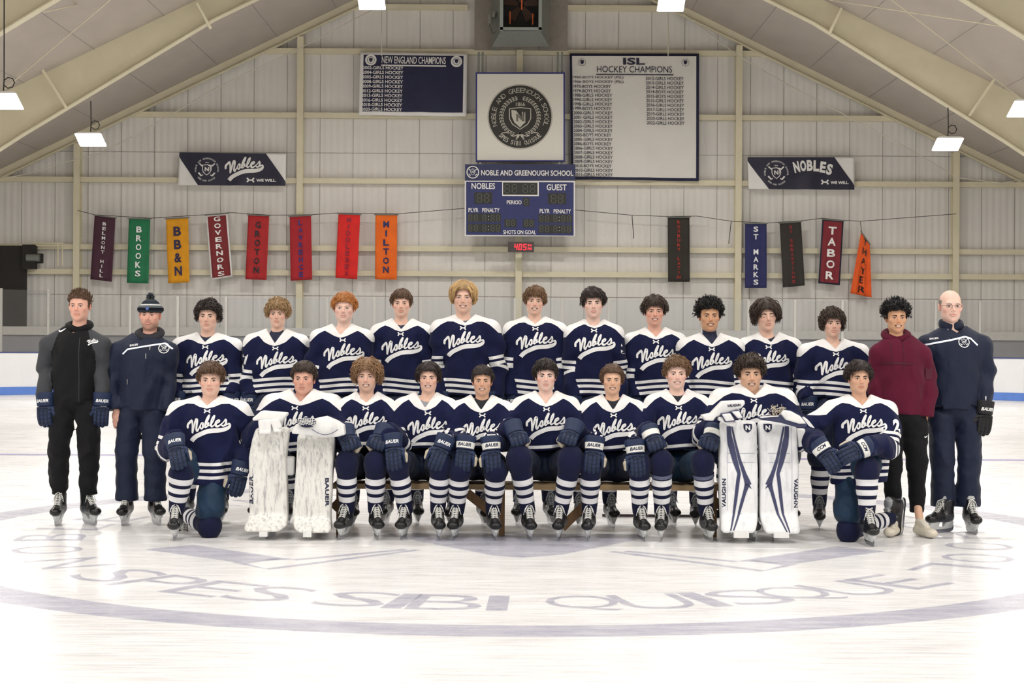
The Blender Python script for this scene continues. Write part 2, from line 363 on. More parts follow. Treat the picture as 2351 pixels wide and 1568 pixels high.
# panel seams
mb = MB()
for k in range(-18, 19):
    x = k * .9 + .15
    mb.box((x - .006, DW - .012, 0), (x + .006, DW, ceil_z(x) - .02))
for z in (2.62, 6.5): mb.box((-HWID, DW - .012, z), (HWID, DW, z + .012))
tag(mb.build('trim_1', m_seam), kind='structure')
mb = MB()
for s_ in (-1, 1):
    for x in (1.6, 3.2, 4.8, 6.4, 8, 9.6, 11.2, 12.8):
        z = ceil_z(x) - .012; mb.box((s_ * x - .006, -14, z), (s_ * x + .006, DW - .3, z + .012))
tag(mb.build('trim_2', m_seam), kind='structure')
# columns and girts
def zy(py, D=DW): return P(W / 2, py, D).z
def column(px, y0, lab):
    x = P(px, 400, DW - .2).x; w = .085
    mb = MB(); top = ceil_z(x) - .3 if not y0 else zy(y0)
    mb.box((x - w, DW - .3, 0), (x + w, DW - .27, top)); mb.box((x - .02, DW - .27, 0), (x + .02, DW - .02, top)); mb.box((x - w, DW - .03, 0), (x + w, DW - .001, top))
    tag(mb.build('steel_column', m_cream), lab, 'column', 'cream wall columns')
column(178, 0, 'cream steel column on the end wall, leftmost, behind the dark maroon pennant')
column(689, 0, 'cream steel column on the end wall left of the scoreboard')
column(1192, 118, 'cream steel column on the end wall behind the scoreboard')
column(1695, 0, 'cream steel column on the end wall beside the navy pennant')
column(2194, 0, 'cream steel column on the end wall, rightmost, behind the balding coach')
for py, lab in ((20, 'topmost cream wall girt beside the fan'), (122, 'second cream wall girt, along the top of the big banners'), (269, 'third cream wall girt, along the bottom of the dark champions banner'), (419, 'fourth cream wall girt, behind the two diagonal cut banners'), (573, 'fifth cream wall girt, crossing behind the pennants'), (630, 'lowest cream wall girt, at the bottom of the pennants')):
    z = zy(py); xm = min(HWID, (APEX - z) / SLOPE - .05); mb = MB()
    segs = [(-xm, xm)] if py != 20 else [(-xm, -1.25), (1.45, xm)]
    for a, b in segs:
        mb = MB(); mb.box((a, DW - .2, z - .07), (b, DW - .17, z + .07)); mb.box((a, DW - .17, z + .05), (b, DW - .001, z + .07)); mb.box((a, DW - .17, z - .07), (b, DW - .001, z - .05))
        tag(mb.build('wall_girt', m_cream), lab if py != 20 else lab.replace('beside', 'left of' if a < -2 else 'right of'), 'beam', 'cream wall girts')
# end rafters and portal frames ---------------------------------------------------
def rafter(D, end, lab, lamps=()):
    mb = MB()
    for s_ in (-1, 1):
        if end: pr = [(0, .27), (HWID, .27)]
        else: pr = [(0, .62), (6.85, .66), (11.2, 1.2), (HWID - .3, 2.1)]
        for (xa, da), (xb, db) in zip(pr[:-1], pr[1:]):
            za, zb = ceil_z(xa), ceil_z(xb); fw = .12 if not end else .09; yc = D
            h = lambda ya, yb, ta, tb, ba, bb: mb.hexa([(s_ * xa, ya, za - ba), (s_ * xb, ya, zb - bb), (s_ * xb, yb, zb - bb), (s_ * xa, yb, za - ba), (s_ * xa, ya, za - ta), (s_ * xb, ya, zb - tb), (s_ * xb, yb, zb - tb), (s_ * xa, yb, za - ta)])
            h(yc - .008, yc + .008, 0, 0, da, db)
            h(yc - fw, yc + fw, da - .03, db - .03, da, db)
    r = tag(mb.build('roof_rafter', m_cream), lab, 'roof beam', 'cream roof rafters')
    r = empty_from(r)
    return r
def empty_from(o): return o
rafter(DW - .25, True, 'shallow cream rafter running along the end wall under the roof')
D2, D3 = DW - 7.5, DW - 15
RF2 = rafter(D2, False, 'deep cream roof rafter one bay in front of the end wall')
rafter(D3, False, 'deep cream roof rafter nearest the camera, in the top corners')
# braces on the second rafter (diagonal web stiffener rods)
for (a, b, lab) in (((97, 160), (152, 248), 'thin cream brace across the rafter left of the leftmost hanging lamp'), ((452, 6), (484, 66), 'thin cream brace across the rafter near the top left'), ((1932, 18), (1903, 80), 'thin cream brace across the rafter near the top right'), ((2286, 178), (2226, 266), 'thin cream brace across the rafter right of the rightmost hanging lamp')):
    mb = MB().tube([P(a[0], a[1], D2 - .35), P(b[0], b[1], D2 - .14)], .035, 6); mb.build('brace', m_cream, RF2)
# roof cables
for a, b, Da, Db, lab in (((1905, 0), (2310, 62), D2 - 1, D3, 'pale bracing cable under the roof at the top right, upper one'), ((1995, -40), (2351, 232), D2 - 6, D2, 'pale bracing cable crossing down to the right edge of the roof'), ((300, -40), (-20, 230), D2 - 6, D2, 'pale bracing cable crossing down to the left edge of the roof'), ((228, 0), (100, 28), D2 - 1, D3, 'short pale bracing cable at the top left of the roof')):
    tag(MB().tube([P(*a, Da), P(*b, Db)], .012, 5).build('roof_cable', m_cream), lab, 'cable', 'roof bracing cables')
# hanging lamps ------------------------------------------------------------------
m_led = mat('led_panel', (1, .98, 1), .4, emis=9, noise=0)
def tilt(*L): return [(x, y, z - y * .42) for x, y, z in L]
m_cord = mat('black_cord', srgb(40, 40, 38), .6)
def hang_lamp(px, py, D, lab, ext=False, topy=None):
    c = P(px, py, D) if not ext else Vector(px)
    t = empty('hanging_lamp', c, lab, 'ceiling light', 'hanging arena lamps')
    mb = MB().hexa([c + Vector(v) for v in tilt((-.3, -.26, 0), (.3, -.26, 0), (.3, .26, 0), (-.3, .26, 0), (-.24, -.2, .07), (.24, -.2, .07), (.24, .2, .07), (-.24, .2, .07))]); mb.build('housing', m_white, t)
    MB().hexa([c + Vector(v) for v in tilt((-.29, -.25, -.014), (.29, -.25, -.014), (.29, .25, -.014), (-.29, .25, -.014), (-.29, -.25, -.001), (.29, -.25, -.001), (.29, .25, -.001), (-.29, .25, -.001))]).build('light_panel', m_led, t)
    MB().box(c + Vector((-.1, -.08, .07)), c + Vector((.1, .08, .16))).build('driver_box', m_galv, t)
    zc = ceil_z(c.x) - .02 if not topy else P(px, topy, D).z
    MB().tube([c + Vector((0, 0, .16)), c + Vector((.01, 0, .4)), Vector((c.x, c.y, zc))], .012, 6).build('cord', m_cord, t)
    if not ext:
        pts = [c + Vector((.1 + .1 * math.cos(a * .9), 0, .33 + .1 * math.sin(a * .9))) for a in range(15)]
        MB().tube(pts, .01, 5).build('cable_coil', m_cord, t)
    area_lamp(c.x, c.y, c.z - .05, LE * (2.0 if D > 35 else 1.2))
LE = 190
hang_lamp(208, 321, 39.0, 'bright hanging lamp above the dark maroon pennant', topy=232)
hang_lamp(2176, 331, 39.0, 'bright hanging lamp above the block lettered vinyl banner at right', topy=247)
hang_lamp(853, 5, 39.0, 'bright lamp cut by the top edge, above the dark champions banner')
hang_lamp(1541, 9, 39.0, 'bright lamp cut by the top edge, above the white champions banner')
hang_lamp(8, 232, 31.5, 'bright lamp cut by the left edge of the photo')
hang_lamp(2358, 250, 31.5, 'bright lamp cut by the right edge of the photo')
for y in (31.5, 24, 16.5, 9, 1.5):  # unseen lamp rows continued overhead, added to light the scene
    for x in (-9.3, -3.2, 3.6, 9.8):
        if y == 31.5 and abs(x) > 5: continue
        area_lamp(x, y, ceil_z(x) - 1.8, LE * {31.5: .6, 24: .7, 16.5: .95, 9: 1.35, 1.5: 1.5}[y])
# dark opening on the left -----------------------------------------------------
a, b = P(-40, 565, DW), P(68, 905, DW)
MB().box((a.x - 1, DW - .34, 0), (b.x, DW - .305, a.z)).build('door_1', m_dark); tag(bpy.data.objects['door_1'], kind='structure')
mb = MB(); x = P(72, 600, DW - .4).x
t = empty('door_motor', (x, DW - .35, zy(600)), 'dark door motor unit on the wall beside the dark opening', 'machine')
MB().box((x - .22, DW - .5, zy(625)), (x + .12, DW - .25, zy(570))).build('housing', m_dark, t)
MB().tube([(x - .1, DW - .5, zy(600)), (x + .25, DW - .5, zy(600))], .1, 10).build('motor', m_galv, t)
MB().box((x + .1, DW - .45, zy(612)), (x + .3, DW - .3, zy(590))).build('gear_box', m_dark, t)
mb = MB(); z1, z2 = zy(566), zy(617)
x0, x1 = P(83, 566, DW).x, P(152, 566, DW).x
for zz in (z1, z1 - .06): mb.tube([(x0, DW - .4, zz), (x1, DW - .4, zz)], .02, 6)
for xx in (x1, x1 - .12): mb.tube([(xx, DW - .4, z1), (xx, DW - .4, z2)], .02, 6)
tag(mb.build('conduit_pipe', m_cream), 'cream conduit pipes running from the door motor to the column', 'pipe')
# concrete knee wall behind the glass
MB().box((-HWID, DW - .35, 0), (HWID, DW - .302, zy(775))).build('baseboard_back', mat('grey_block', srgb(158, 158, 160), .8, noise=.05, scale=6)); tag(bpy.data.objects['baseboard_back'], kind='structure')
MB().box((-HWID, DW - .42, zy(775)), (HWID, DW - .3, zy(756))).build('trim_3', mat('pale_ledge', srgb(212, 208, 200), .7)); tag(bpy.data.objects['trim_3'], kind='structure')
# dasher boards, glass, posts ----------------------------------------------------
DB = 44.3
def board_y(x):
    ax = abs(x); 
    return DB if ax < 11.6 else DB - (ax - 11.6) ** 2 * .45
xs = [-13.2 + .4 * i for i in range(67)]
def wallstrip(name, z0, z1, dy, th, m, parent):
    mb = MB(); 
    for xa, xb in zip(xs[:-1], xs[1:]):
        ya, yb = board_y(xa) - dy, board_y(xb) - dy
        mb.hexa([(xa, ya, z0), (xb, yb, z0), (xb, yb + th, z0), (xa, ya + th, z0), (xa, ya, z1), (xb, yb, z1), (xb, yb + th, z1), (xa, ya + th, z1)])
    return mb.build(name, m, parent)
TB = t = empty('dasher_boards', (0, DB, 0), 'white dasher boards with a blue kick plate around the end of the rink', 'rink boards')
wallstrip('board_panel', .16, 1.07, .0, .1, mat('dasher_white', srgb(228, 228, 228), .4, noise=.03, scale=1.5), t)
wallstrip('kick_plate', 0.004, .2, .025, .12, m_blue, t)
wallstrip('cap_rail', 1.06, 1.085, .03, .16, mat('cap_blue', srgb(48, 60, 120), .5), t)
def glass_mat():
    m = bpy.data.materials.new('clear_acrylic'); m.use_nodes = True; nt = m.node_tree; L = nt.links; nt.nodes.remove(nt.nodes['Principled BSDF'])
    o = nt.nodes['Material Output']; tr = nd(nt, 'ShaderNodeBsdfTransparent'); tr.inputs[0].default_value = (.93, .94, .95, 1)
    gl = nd(nt, 'ShaderNodeBsdfGlossy'); gl.inputs['Roughness'].default_value = .08; mx = nd(nt, 'ShaderNodeMixShader'); mx.inputs[0].default_value = .05
    L.new(tr.outputs[0], mx.inputs[1]); L.new(gl.outputs[0], mx.inputs[2]); L.new(mx.outputs[0], o.inputs[0]); return m
m_glass = glass_mat(); m_post = mat('post_aluminium', srgb(176, 174, 168), .5, metal=.2, noise=.12, scale=30)
posts = [-86, 19, 111, 205, 299, 408, 519, 630, 752, 860, 967, 1075, 1182, 1290, 1397, 1504, 1611, 1718, 1825, 1934, 2041, 2148, 2249, 2342, 2440]
px2 = [P(p, 750, DB).x for p in posts]
for i, x in enumerate(px2):
    y = board_y(x) + .03; top = 2.52 if i > 2 else 2.68
    mb = MB().box((x - .03, y - .03, 1.08), (x + .03, y + .03, top)); mb.build('glass_post', m_post, TB)
    if i:
        xa = px2[i - 1]; ya = board_y(xa) + .03
        mb = MB().hexa([(xa + .032, ya - .006, 1.09), (x - .032, y - .006, 1.09), (x - .032, y + .006, 1.09), (xa + .032, ya + .006, 1.09), (xa + .032, ya - .006, top - .03), (x - .032, y - .006, top - .03), (x - .032, y + .006, top - .03), (xa + .032, ya + .006, top - .03)])
        mb.build('glass_pane', m_glass, TB)
# net ---------------------------------------------------------------------------
def net_mat():
    m = bpy.data.materials.new('net_cord'); m.use_nodes = True; nt = m.node_tree; L = nt.links; b = nt.nodes['Principled BSDF']
    b.inputs['Base Color'].default_value = c4(srgb(70, 66, 60)); tc = nd(nt, 'ShaderNodeTexCoord')
    out = None
    for rot in (.785, -.785):
        mp = nd(nt, 'ShaderNodeMapping'); mp.inputs['Rotation'].default_value = (0, rot, 0); L.new(tc.outputs['Object'], mp.inputs[0])
        w = nd(nt, 'ShaderNodeTexWave', wave_type='BANDS', bands_direction='X', wave_profile='SIN'); w.inputs['Scale'].default_value = 7.5
        L.new(mp.outputs[0], w.inputs['Vector']); r = nd(nt, 'ShaderNodeMath', operation='GREATER_THAN'); r.inputs[1].default_value = .93; L.new(w.outputs['Fac'], r.inputs[0])
        if out is None: out = r.outputs[0]
        else:
            x = nd(nt, 'ShaderNodeMath', operation='MAXIMUM'); L.new(out, x.inputs[0]); L.new(r.outputs[0], x.inputs[1]); out = x.outputs[0]
    y = nd(nt, 'ShaderNodeMath', operation='MULTIPLY'); y.inputs[1].default_value = .16; L.new(out, y.inputs[0]); L.new(y.outputs[0], b.inputs['Alpha']); return m
mb = MB(); DN = 44.75
top = [(-60, 420), (60, 400), (150, 372), (230, 352), (330, 300), (500, 200), (690, 110), (860, 20), (900, -40), (1500, -40), (1560, 25), (1690, 125), (1800, 190), (1990, 290), (2100, 350), (2200, 408), (2300, 420), (2420, 400)]
n = 0; V = []; Fc = []
for px, py in top:
    p = P(px, py, DN); V += [(p.x, DN + .05 * math.sin(px * .013), 2.5), (p.x, DN + .12 * math.sin(px * .02), p.z)]
for i in range(len(top) - 1): Fc.append((2 * i, 2 * i + 2, 2 * i + 3, 2 * i + 1))
t = empty('safety_net', (0, DN, 2.5), 'fine dark safety netting hung above the rink glass across the end wall', 'net')
link('netting', mesh_np('netting', V, Fc, net_mat(), False), t)
MB().tube([P(px, py, DN - .02) for px, py in top], .012, 5).build('top_rope', mat('rope_pale', srgb(190, 184, 170), .8), t)
for px in (876, 1534): tag(MB().tube([P(px, -20, DN - .4), P(px, 128, DN - .4)], .014, 5).build('hanging_rope', MC['rope_pale']), 'pale rope hanging before the ' + ('dark' if px < 1000 else 'white') + ' champions banner', 'rope')
# fan unit ------------------------------------------------------------------------
DF = DW - .9
t = empty('exhaust_fan', P(1195, 50, DF), 'large grey galvanised exhaust fan housing high above the seal sign', 'fan')
def pxbox(x0, y0, x1, y1, Da, Db):
    a = P(x0, y0, Da); b = P(x1, y1, Da); return (a.x, Da, b.z), (b.x, Db, a.z)
MB().box(*pxbox(1090, -60, 1303, 116, DW - .25, DW - .02)).build('back_board', mat('plywood_grey', srgb(150, 142, 132), .8, noise=.1), t)
mb = MB()
for bx in ((1129, -60, 1149, 107), (1241, -60, 1261, 107)): mb.box(*pxbox(*bx, DF, DW - .26))
a0 = P(1129, 107, DF); a1 = P(1261, 107, DF); b0 = P(1150, 74, DF - .45); b1 = P(1240, 74, DF - .45)

def quadpanel(*q): A = [P(x, y, D) for x, y, D in q]; mb.hexa(A + [v + Vector((0, .02, 0)) for v in A])
g0, g1 = DF - .42, DF
mb = MB() if False else mb
quadpanel((1129, 107, g1), (1261, 107, g1), (1240, 71, g0), (1150, 71, g0)); quadpanel((1129, -60, g1), (1129, 107, g1), (1150, 71, g0), (1150, -60, g0)); quadpanel((1261, 107, g1), (1261, -60, g1), (1240, -60, g0), (1240, 71, g0))
mb.build('hood', m_galv, t)
mb = MB()
for bx in ((1148, -60, 1155, 70), (1237, -60, 1244, 70), (1148, 62, 1244, 69)): mb.box(*pxbox(*bx, DF - .5, DF - .42))
mb.build('guard_frame', mat('galv_light', srgb(166, 172, 166), .4, metal=.3), t)
MB().box(*pxbox(1152, -60, 1240, 66, DF - .02, DF + .02)).build('opening_panel', m_dark, t)
mb = MB(); c = P(1196, 12, DF - .1); r = .45
for k in range(5):
    a = k * 2 * math.pi / 5 + .3; u = Vector((math.cos(a), 0, math.sin(a))); v = Vector((-math.sin(a), 0, math.cos(a)))
    mb.hexa([c + u * .08 - v * .05, c + u * r - v * .14, c + u * r - v * .14 + Vector((0, .03, 0)), c + u * .08 - v * .05 + Vector((0, .03, 0)), c + u * .08 + v * .05 + Vector((0, -.03, 0)), c + u * r + v * .14 + Vector((0, -.06, 0)), c + u * r + v * .14 + Vector((0, -.03, 0)), c + u * .08 + v * .05])
mb.build('fan_blade', mat('rust_brown', srgb(62, 40, 28), .7), t)
for x, y0, y1 in ((1198, -20, 22), (1171, 26, 55), (1223, 31, 56)): MB().box(*pxbox(x - 1.3, y0, x + 1.3, y1, DF - .3, DF - .28)).build('orange_rod', mat('orange_rod', srgb(200, 90, 34), .6), t)
mb = MB().box(*pxbox(1121, 33, 1126, 54, DF - .3, DF - .1)).box(*pxbox(1130, 26, 1137, 39, DF - .3, DF - .1)); mb.build('switch_box', m_galv, t)
MB().tube([P(1124, 54, DF - .2), P(1131, 78, DF - .2), P(1147, 67, DF - .2)], .01, 5).build('cable', m_cord, t)
# seal sign -------------------------------------------------------------------------
def plane_fn(x0, y0, x1, y1, D, off=.0):
    """artwork coordinates in photo pixels mapped on the sign's own plane at distance D"""
    def fn(x, y): p = P(x, y, D - off); return (p.x, D - off, p.z)
    return fn
DS = DW - .75
def slab(name, x0, y0, x1, y1, D, th, m, parent):
    a = P(x0, y0, D); b = P(x1, y0, D); c = P(x1, y1, D); d = P(x0, y1, D); o = Vector((0, th, 0))
    return MB().hexa([d, c, c + o, d + o, a, b, b + o, a + o]).build(name, m, parent)
t = empty('school_seal_sign', P(1194, 268, DS), 'square white sign with a round black school seal above the scoreboard', 'sign')
slab('frame', 1092, 166, 1297, 371, DS, .12, mat('frame_blue', srgb(40, 44, 120), .5), t)
slab('face_panel', 1095.5, 169.5, 1293.5, 367.5, DS - .01, .02, mat('sign_white', srgb(224, 221, 210), .5, noise=.01), t)
fnS = lambda o: plane_fn(0, 0, 0, 0, DS, o)
cx, cy, R_ = 1194, 268, 73
Mx = M2(); Mx.v = []; 
def up(M): # flip artwork so that y grows downward like the pixel frame
    M.v = [(x, -y) for x, y in M.v]; M.f = [f[::-1] for f in M.f]; return M
def shift(M, x, y): M.v = [(a + x, b + y) for a, b in M.v]; return M
M = shift(up(M2().ring(0, 0, 72, 75, 64)), cx, cy); M.put('seal_rim', fnS(.014), mat('rim_grey', srgb(186, 180, 168), .5), t)
M = shift(up(M2().disc(0, 0, 72.5, 64)), cx, cy); M.put('seal_disc', fnS(.012), mat('seal_black', srgb(44, 42, 38), .6), t)
M = M2().arc_text('NOBLE AND GREENOUGH SCHOOL', 61, math.radians(-107), math.radians(107), 10.5, bold=-.01)
M.arc_text('SPES SIBI QUISQUE', 61, math.radians(226), math.radians(134), 10.5, outward=False, w=5.4, bold=0.01)
M.text('1866', 1, 29, 21, 8.5, bold=0)
sp = shield_pts(0, -4, 49, 50); M.rib([(a, b, 1) for a, b in sp + sp[:1]]); 
M.poly([(-20, 16), (-9, 14), (11, -13), (0, -25), (-13, -13), (-19, 0)]); M.rib([(5.5, 10, 1.6), (5.5, -8, 1.6)]); M.rib([(11, 10, 1), (11, -14, 1)])
for s_ in (-1, 1):
    for k in range(17):
        a = math.radians(12 + k * 9.2); rr = 43
        for dr, da in ((3.4, .25), (-3.4, -.2), (0, 0)):
            x, y = s_ * (rr + dr) * math.sin(a), (rr + dr) * math.cos(a); tx, ty = s_ * math.cos(a), -math.sin(a)
            tx += s_ * da * math.sin(a) * 2; ty += da * math.cos(a) * 2
            M.rib([(x - tx * 3, y - ty * 3, .3), (x, y, 1.15), (x + tx * 3, y + ty * 3, .3)], cap=False)
    M.rib([(0, -38, 1), (s_ * 16, -45, 1), (s_ * 27, -37, 1.2), (s_ * 40, -37, 1)], sub=3); M.rib([(0, -38, 2), (s_ * 8, -50, 2.4)])
shift(up(M), cx, cy).put('seal_artwork', fnS(.02), mat('seal_cream', srgb(200, 196, 182), .6), t)
M = M2().text('N', 0, 0, 18, 17, bold=.05); shift(up(M), cx, cy + 2).put('seal_letter', fnS(.026), mat('seal_letter_grey', srgb(112, 108, 100), .6), t)
for px in (1099, 1108, 1281, 1291):
    a = P(px, 118, DS); MB().box((a.x - .03, DS + .1, zy(395)), (a.x + .03, DS + .15, a.z)).build('hanger', m_galv, t)
# scoreboard ---------------------------------------------------------------------------
DK = DW - 1.0
t = empty('scoreboard', P(1193, 460, DK), 'navy hockey scoreboard with unlit digits on the end wall', 'scoreboard')
slab('header_panel', 1067.5, 377, 1321, 415, DK, .15, m_navy_p, t); slab('border', 1067, 414.5, 1320, 542, DK, .2, m_print, t)
fk = lambda o: (lambda x, y: (lambda p: (p.x, DK - o, p.z))(P(x, y + (x - 1193) * .006, DK - o)))
M = M2().poly([(1070, 540), (1317, 540), (1317, 418), (1070, 418)]); M.put('face_panel', fk(.01), mat('scoreboard_navy', srgb(34, 42, 98), .4, noise=.1), t)
M = M2().poly([(1153, 450), (1237, 450), (1237, 416), (1153, 416)]); M.put('clock_frame', fk(.014), m_print, t)
M = M2()
for x0, y0, x1, y1 in ((1155, 419, 1234, 447), (1089, 442, 1130, 468), (1258, 443, 1300, 468), (1201, 454, 1215, 473), (1074, 491, 1150, 510), (1074, 514, 1150, 533), (1236, 492, 1313, 511), (1236, 516, 1313, 535), (1158, 503, 1186, 522), (1201, 503, 1227, 522)): M.poly([(x0, y1), (x1, y1), (x1, y0), (x0, y0)])
M.put('digit_window', fk(.018), mat('digit_black', srgb(38, 38, 34), .5), t)
M = M2()
def seg8(M, cx, cy, w, h, q=.7):
    for a, b in (((-1, -1), (1, -1)), ((-1, 0), (1, 0)), ((-1, 1), (1, 1)), ((-1, -1), (-1, 0)), ((-1, 0), (-1, 1)), ((1, -1), (1, 0)), ((1, 0), (1, 1))):
        ax, ay, bx, by = a[0] * w / 2, a[1] * h / 2, b[0] * w / 2, b[1] * h / 2; dx, dy = (bx - ax) * .14, (by - ay) * .14
        M.rib([(cx + ax + dx, cy + ay + dy, q), (cx + bx - dx, cy + by - dy, q)], cap=False)
m_seg = mat('digit_segment_grey', srgb(92, 94, 84), .5)
for x, y, w, h in [(x, 433, 10, 19) for x in (1164, 1181, 1206, 1223)] + [(x, 455, 10, 19) for x in (1101, 1117.5)] + [(x, 456, 10, 19) for x in (1271, 1287)] + [(1208, 464, 7, 13)] + [(x, y, 7, 14) for y in (501, 524) for x in (1080, 1093, 1112, 1131, 1143)] + [(x, y, 7, 14) for y in (502, 525) for x in (1243, 1256, 1275, 1293, 1306)] + [(x, 512, 7, 13) for x in (1166, 1178, 1208, 1220)]:
    M = M2(); seg8(M, x, y, w, h); M.f = [f[::-1] for f in M.f]; M.put('digit', fk(.022), m_seg, t)
MB().box((P(1100, 0, DK).x, DK + .14, zy(530)), (P(1285, 0, DK).x, DW - .29, zy(400))).build('wall_bracket', m_galv, t)
M = M2(); T = lambda s, x, y, w, h, b=.02: M.text(s, x, -y, w, h, bold=b)
T('NOBLE AND GREENOUGH SCHOOL', 1210.5, 397, 212, 12.5); T('NOBLES', 1109.5, 427.5, 54, 14); T('GUEST', 1278, 429.5, 46, 14); T('PERIOD', 1180.5, 464.5, 34, 9)
T('PLYR', 1087, 483, 23, 9.5); T('PENALTY', 1127, 483, 40, 9.5); T('PLYR', 1250.5, 484, 23, 9.5); T('PENALTY', 1291, 484.5, 40, 9.5); T('SHOTS ON GOAL', 1193, 533, 75, 9.5)
crest(M, 1085.5, -396, 14.5, text=False)
for x, y in ((1121.5, 497), (1121.5, 504.5), (1121, 520), (1121, 528), (1284, 498), (1284, 506), (1284, 521), (1284, 529)): M.disc(x, -y, .9, 8)
M.v = [(x, -y) for x, y in M.v]; M.put('lettering', fk(.024), m_print, t)
# clock
t = empty('wall_clock', P(1195, 567, DK), 'small digital clock with red numerals under the scoreboard', 'clock')
slab('case', 1166, 555, 1226, 578.5, DK, .1, mat('clock_case', srgb(70, 62, 60), .5), t)
M = M2()
SEG = {'4': 'fgbc', '0': 'abcdef', '5': 'afgcd'}
def dig(ch, cx, cy, w, h, q):
    pt = {'a': ((-1, 1), (1, 1)), 'b': ((1, 1), (1, 0)), 'c': ((1, 0), (1, -1)), 'd': ((-1, -1), (1, -1)), 'e': ((-1, 0), (-1, -1)), 'f': ((-1, 1), (-1, 0)), 'g': ((-1, 0), (1, 0))}
    for s_ in SEG[ch]:
        a, b = pt[s_]; M.rib([(cx + a[0] * w / 2 + a[1] * .8, cy + a[1] * h / 2, q), (cx + b[0] * w / 2 + b[1] * .8, cy + b[1] * h / 2, q)])
for ch, x in (('4', 1184.5), ('0', 1194.5), ('5', 1205)): dig(ch, x, -567, 5.5, 12, 1)
M.text('54', 1216, -563, 9, 5, bold=.02); M.text('PM', 1216, -571, 9, 5.5, bold=.02); M.v = [(x, -y) for x, y in M.v]
M.put('numerals', fk(.01), mat('red_led', (1, .03, .05), .5, emis=1.4, noise=0), t)
# champion banners ------------------------------------------------------------------------
def cloth_banner(name, quad, D, m, lab, cat, nx=40, ny=18, wav=.03, parent=None):
    (x0, y0), (x1, y1), (x2, y2), (x3, y3) = quad   # tl tr br bl in photo pixels
    def fn(u, v, off=0):
        px = (x0 * (1 - u) + x1 * u) * (1 - v) + (x3 * (1 - u) + x2 * u) * v; py = (y0 * (1 - u) + y1 * u) * (1 - v) + (y3 * (1 - u) + y2 * u) * v
        d = wav * v * (math.sin(u * 17 + 1.3 * v) + .5 * math.sin(u * 31 + 4 + v * 2)); p = P(px, py, D)
        return (p.x, D + d - off, p.z)
    V = [fn(i / nx, j / ny) for j in range(ny + 1) for i in range(nx + 1)] + [fn(i / nx, j / ny, -.012) for j in range(ny + 1) for i in range(nx + 1)]
    K = (nx + 1) * (ny + 1); q = lambda i, j: j * (nx + 1) + i
    Fc = [(q(i, j), q(i, j + 1), q(i + 1, j + 1), q(i + 1, j)) for j in range(ny) for i in range(nx)] + [(K + q(i, j), K + q(i + 1, j), K + q(i + 1, j + 1), K + q(i, j + 1)) for j in range(ny) for i in range(nx)]
    for i in range(nx): Fc += [(q(i, 0), q(i + 1, 0), K + q(i + 1, 0), K + q(i, 0)), (q(i + 1, ny), q(i, ny), K + q(i, ny), K + q(i + 1, ny))]
    for j in range(ny): Fc += [(q(0, j + 1), q(0, j), K + q(0, j), K + q(0, j + 1)), (q(nx, j), q(nx, j + 1), K + q(nx, j + 1), K + q(nx, j))]
    o = link(name, mesh_np(name, V, Fc, m, True), parent)
    if lab: tag(o, lab, cat)
    return o, fn
t = empty('championship_banner', P(948, 195, DW - .3), 'dark navy champions banner with white border left of the seal sign', 'banner')
A = ((827, 119), (1073, 122.5), (1071, 268), (823, 264)); o, fn = cloth_banner('banner_cloth', A, DW - .32, m_print, None, None, parent=t)
def sheet(fn, u0, v0, u1, v1, n=36, off=.012):
    V = [fn(u0 + (u1 - u0) * i / n, v0 + (v1 - v0) * j / n, off) for j in range(n + 1) for i in range(n + 1)]
    return V, [(j * (n + 1) + i, (j + 1) * (n + 1) + i, (j + 1) * (n + 1) + i + 1, j * (n + 1) + i + 1) for j in range(n) for i in range(n)]
V, Fc = sheet(fn, .033, .045, .965, .94); link('navy_field', mesh_np('navy_field', V, Fc, mat('banner_navy', srgb(34, 36, 66), .8, noise=.15, scale=3), True), t)
def on(fn, x0, y0, w, h, off=.03): return lambda x, y: fn((x - x0) / w, (y - y0) / h, off)
M = M2(); M.text('NEW ENGLAND CHAMPIONS', 950, -137, 146, 16.5, bold=.01); M.rect(876, -151, 1024, -148)
for i, yr in enumerate((2002, 2004, 2005, 2008, 2009, 2012, 2013, 2016, 2018, 2020)): M.text('%d-GIRLS HOCKEY' % yr, 880.5 - i * .15, -(155.5 + i * 10.65), 93, 7.6, bold=.02)
M.disc(852, -137.5, 13); M.disc(1047.5, -138.5, 13); M.v = [(x, -y) for x, y in M.v]; M.f = [f[::-1] for f in M.f]; M.put('lettering', on(fn, 827, 119, 245, 146), m_print, t)
M = M2()
for x in (852, 1047.5): M.ring(x, -138, 7.6, 8.6, 20); M.poly(shield_pts(x, -138, 8, 10))
M.v = [(x, -y) for x, y in M.v]; M.put('seal_mark', on(fn, 827, 119, 245, 146, .036), mat('banner_ink', srgb(44, 44, 66), .8), t)
t = empty('championship_banner', P(1457, 270, DW - .3), 'tall white champions banner with navy border right of the seal sign', 'banner')
A = ((1308, 122.5), (1605, 123), (1604, 416), (1312, 411)); o, fn = cloth_banner('banner_cloth', A, DW - .32, MC['banner_navy'], None, None, parent=t)
V, Fc = sheet(fn, .018, .022, .978, .978, 24); link('white_field', mesh_np('white_field', V, Fc, mat('banner_white', srgb(222, 219, 212), .8, noise=.03, scale=2), True), t)
M = M2(); M.text('ISL', 1455, -141, 50, 16, bold=.03); M.text('HOCKEY CHAMPIONS', 1456, -159.5, 172, 14.5, bold=.0); M.rect(1368, -173, 1545, -170.5)
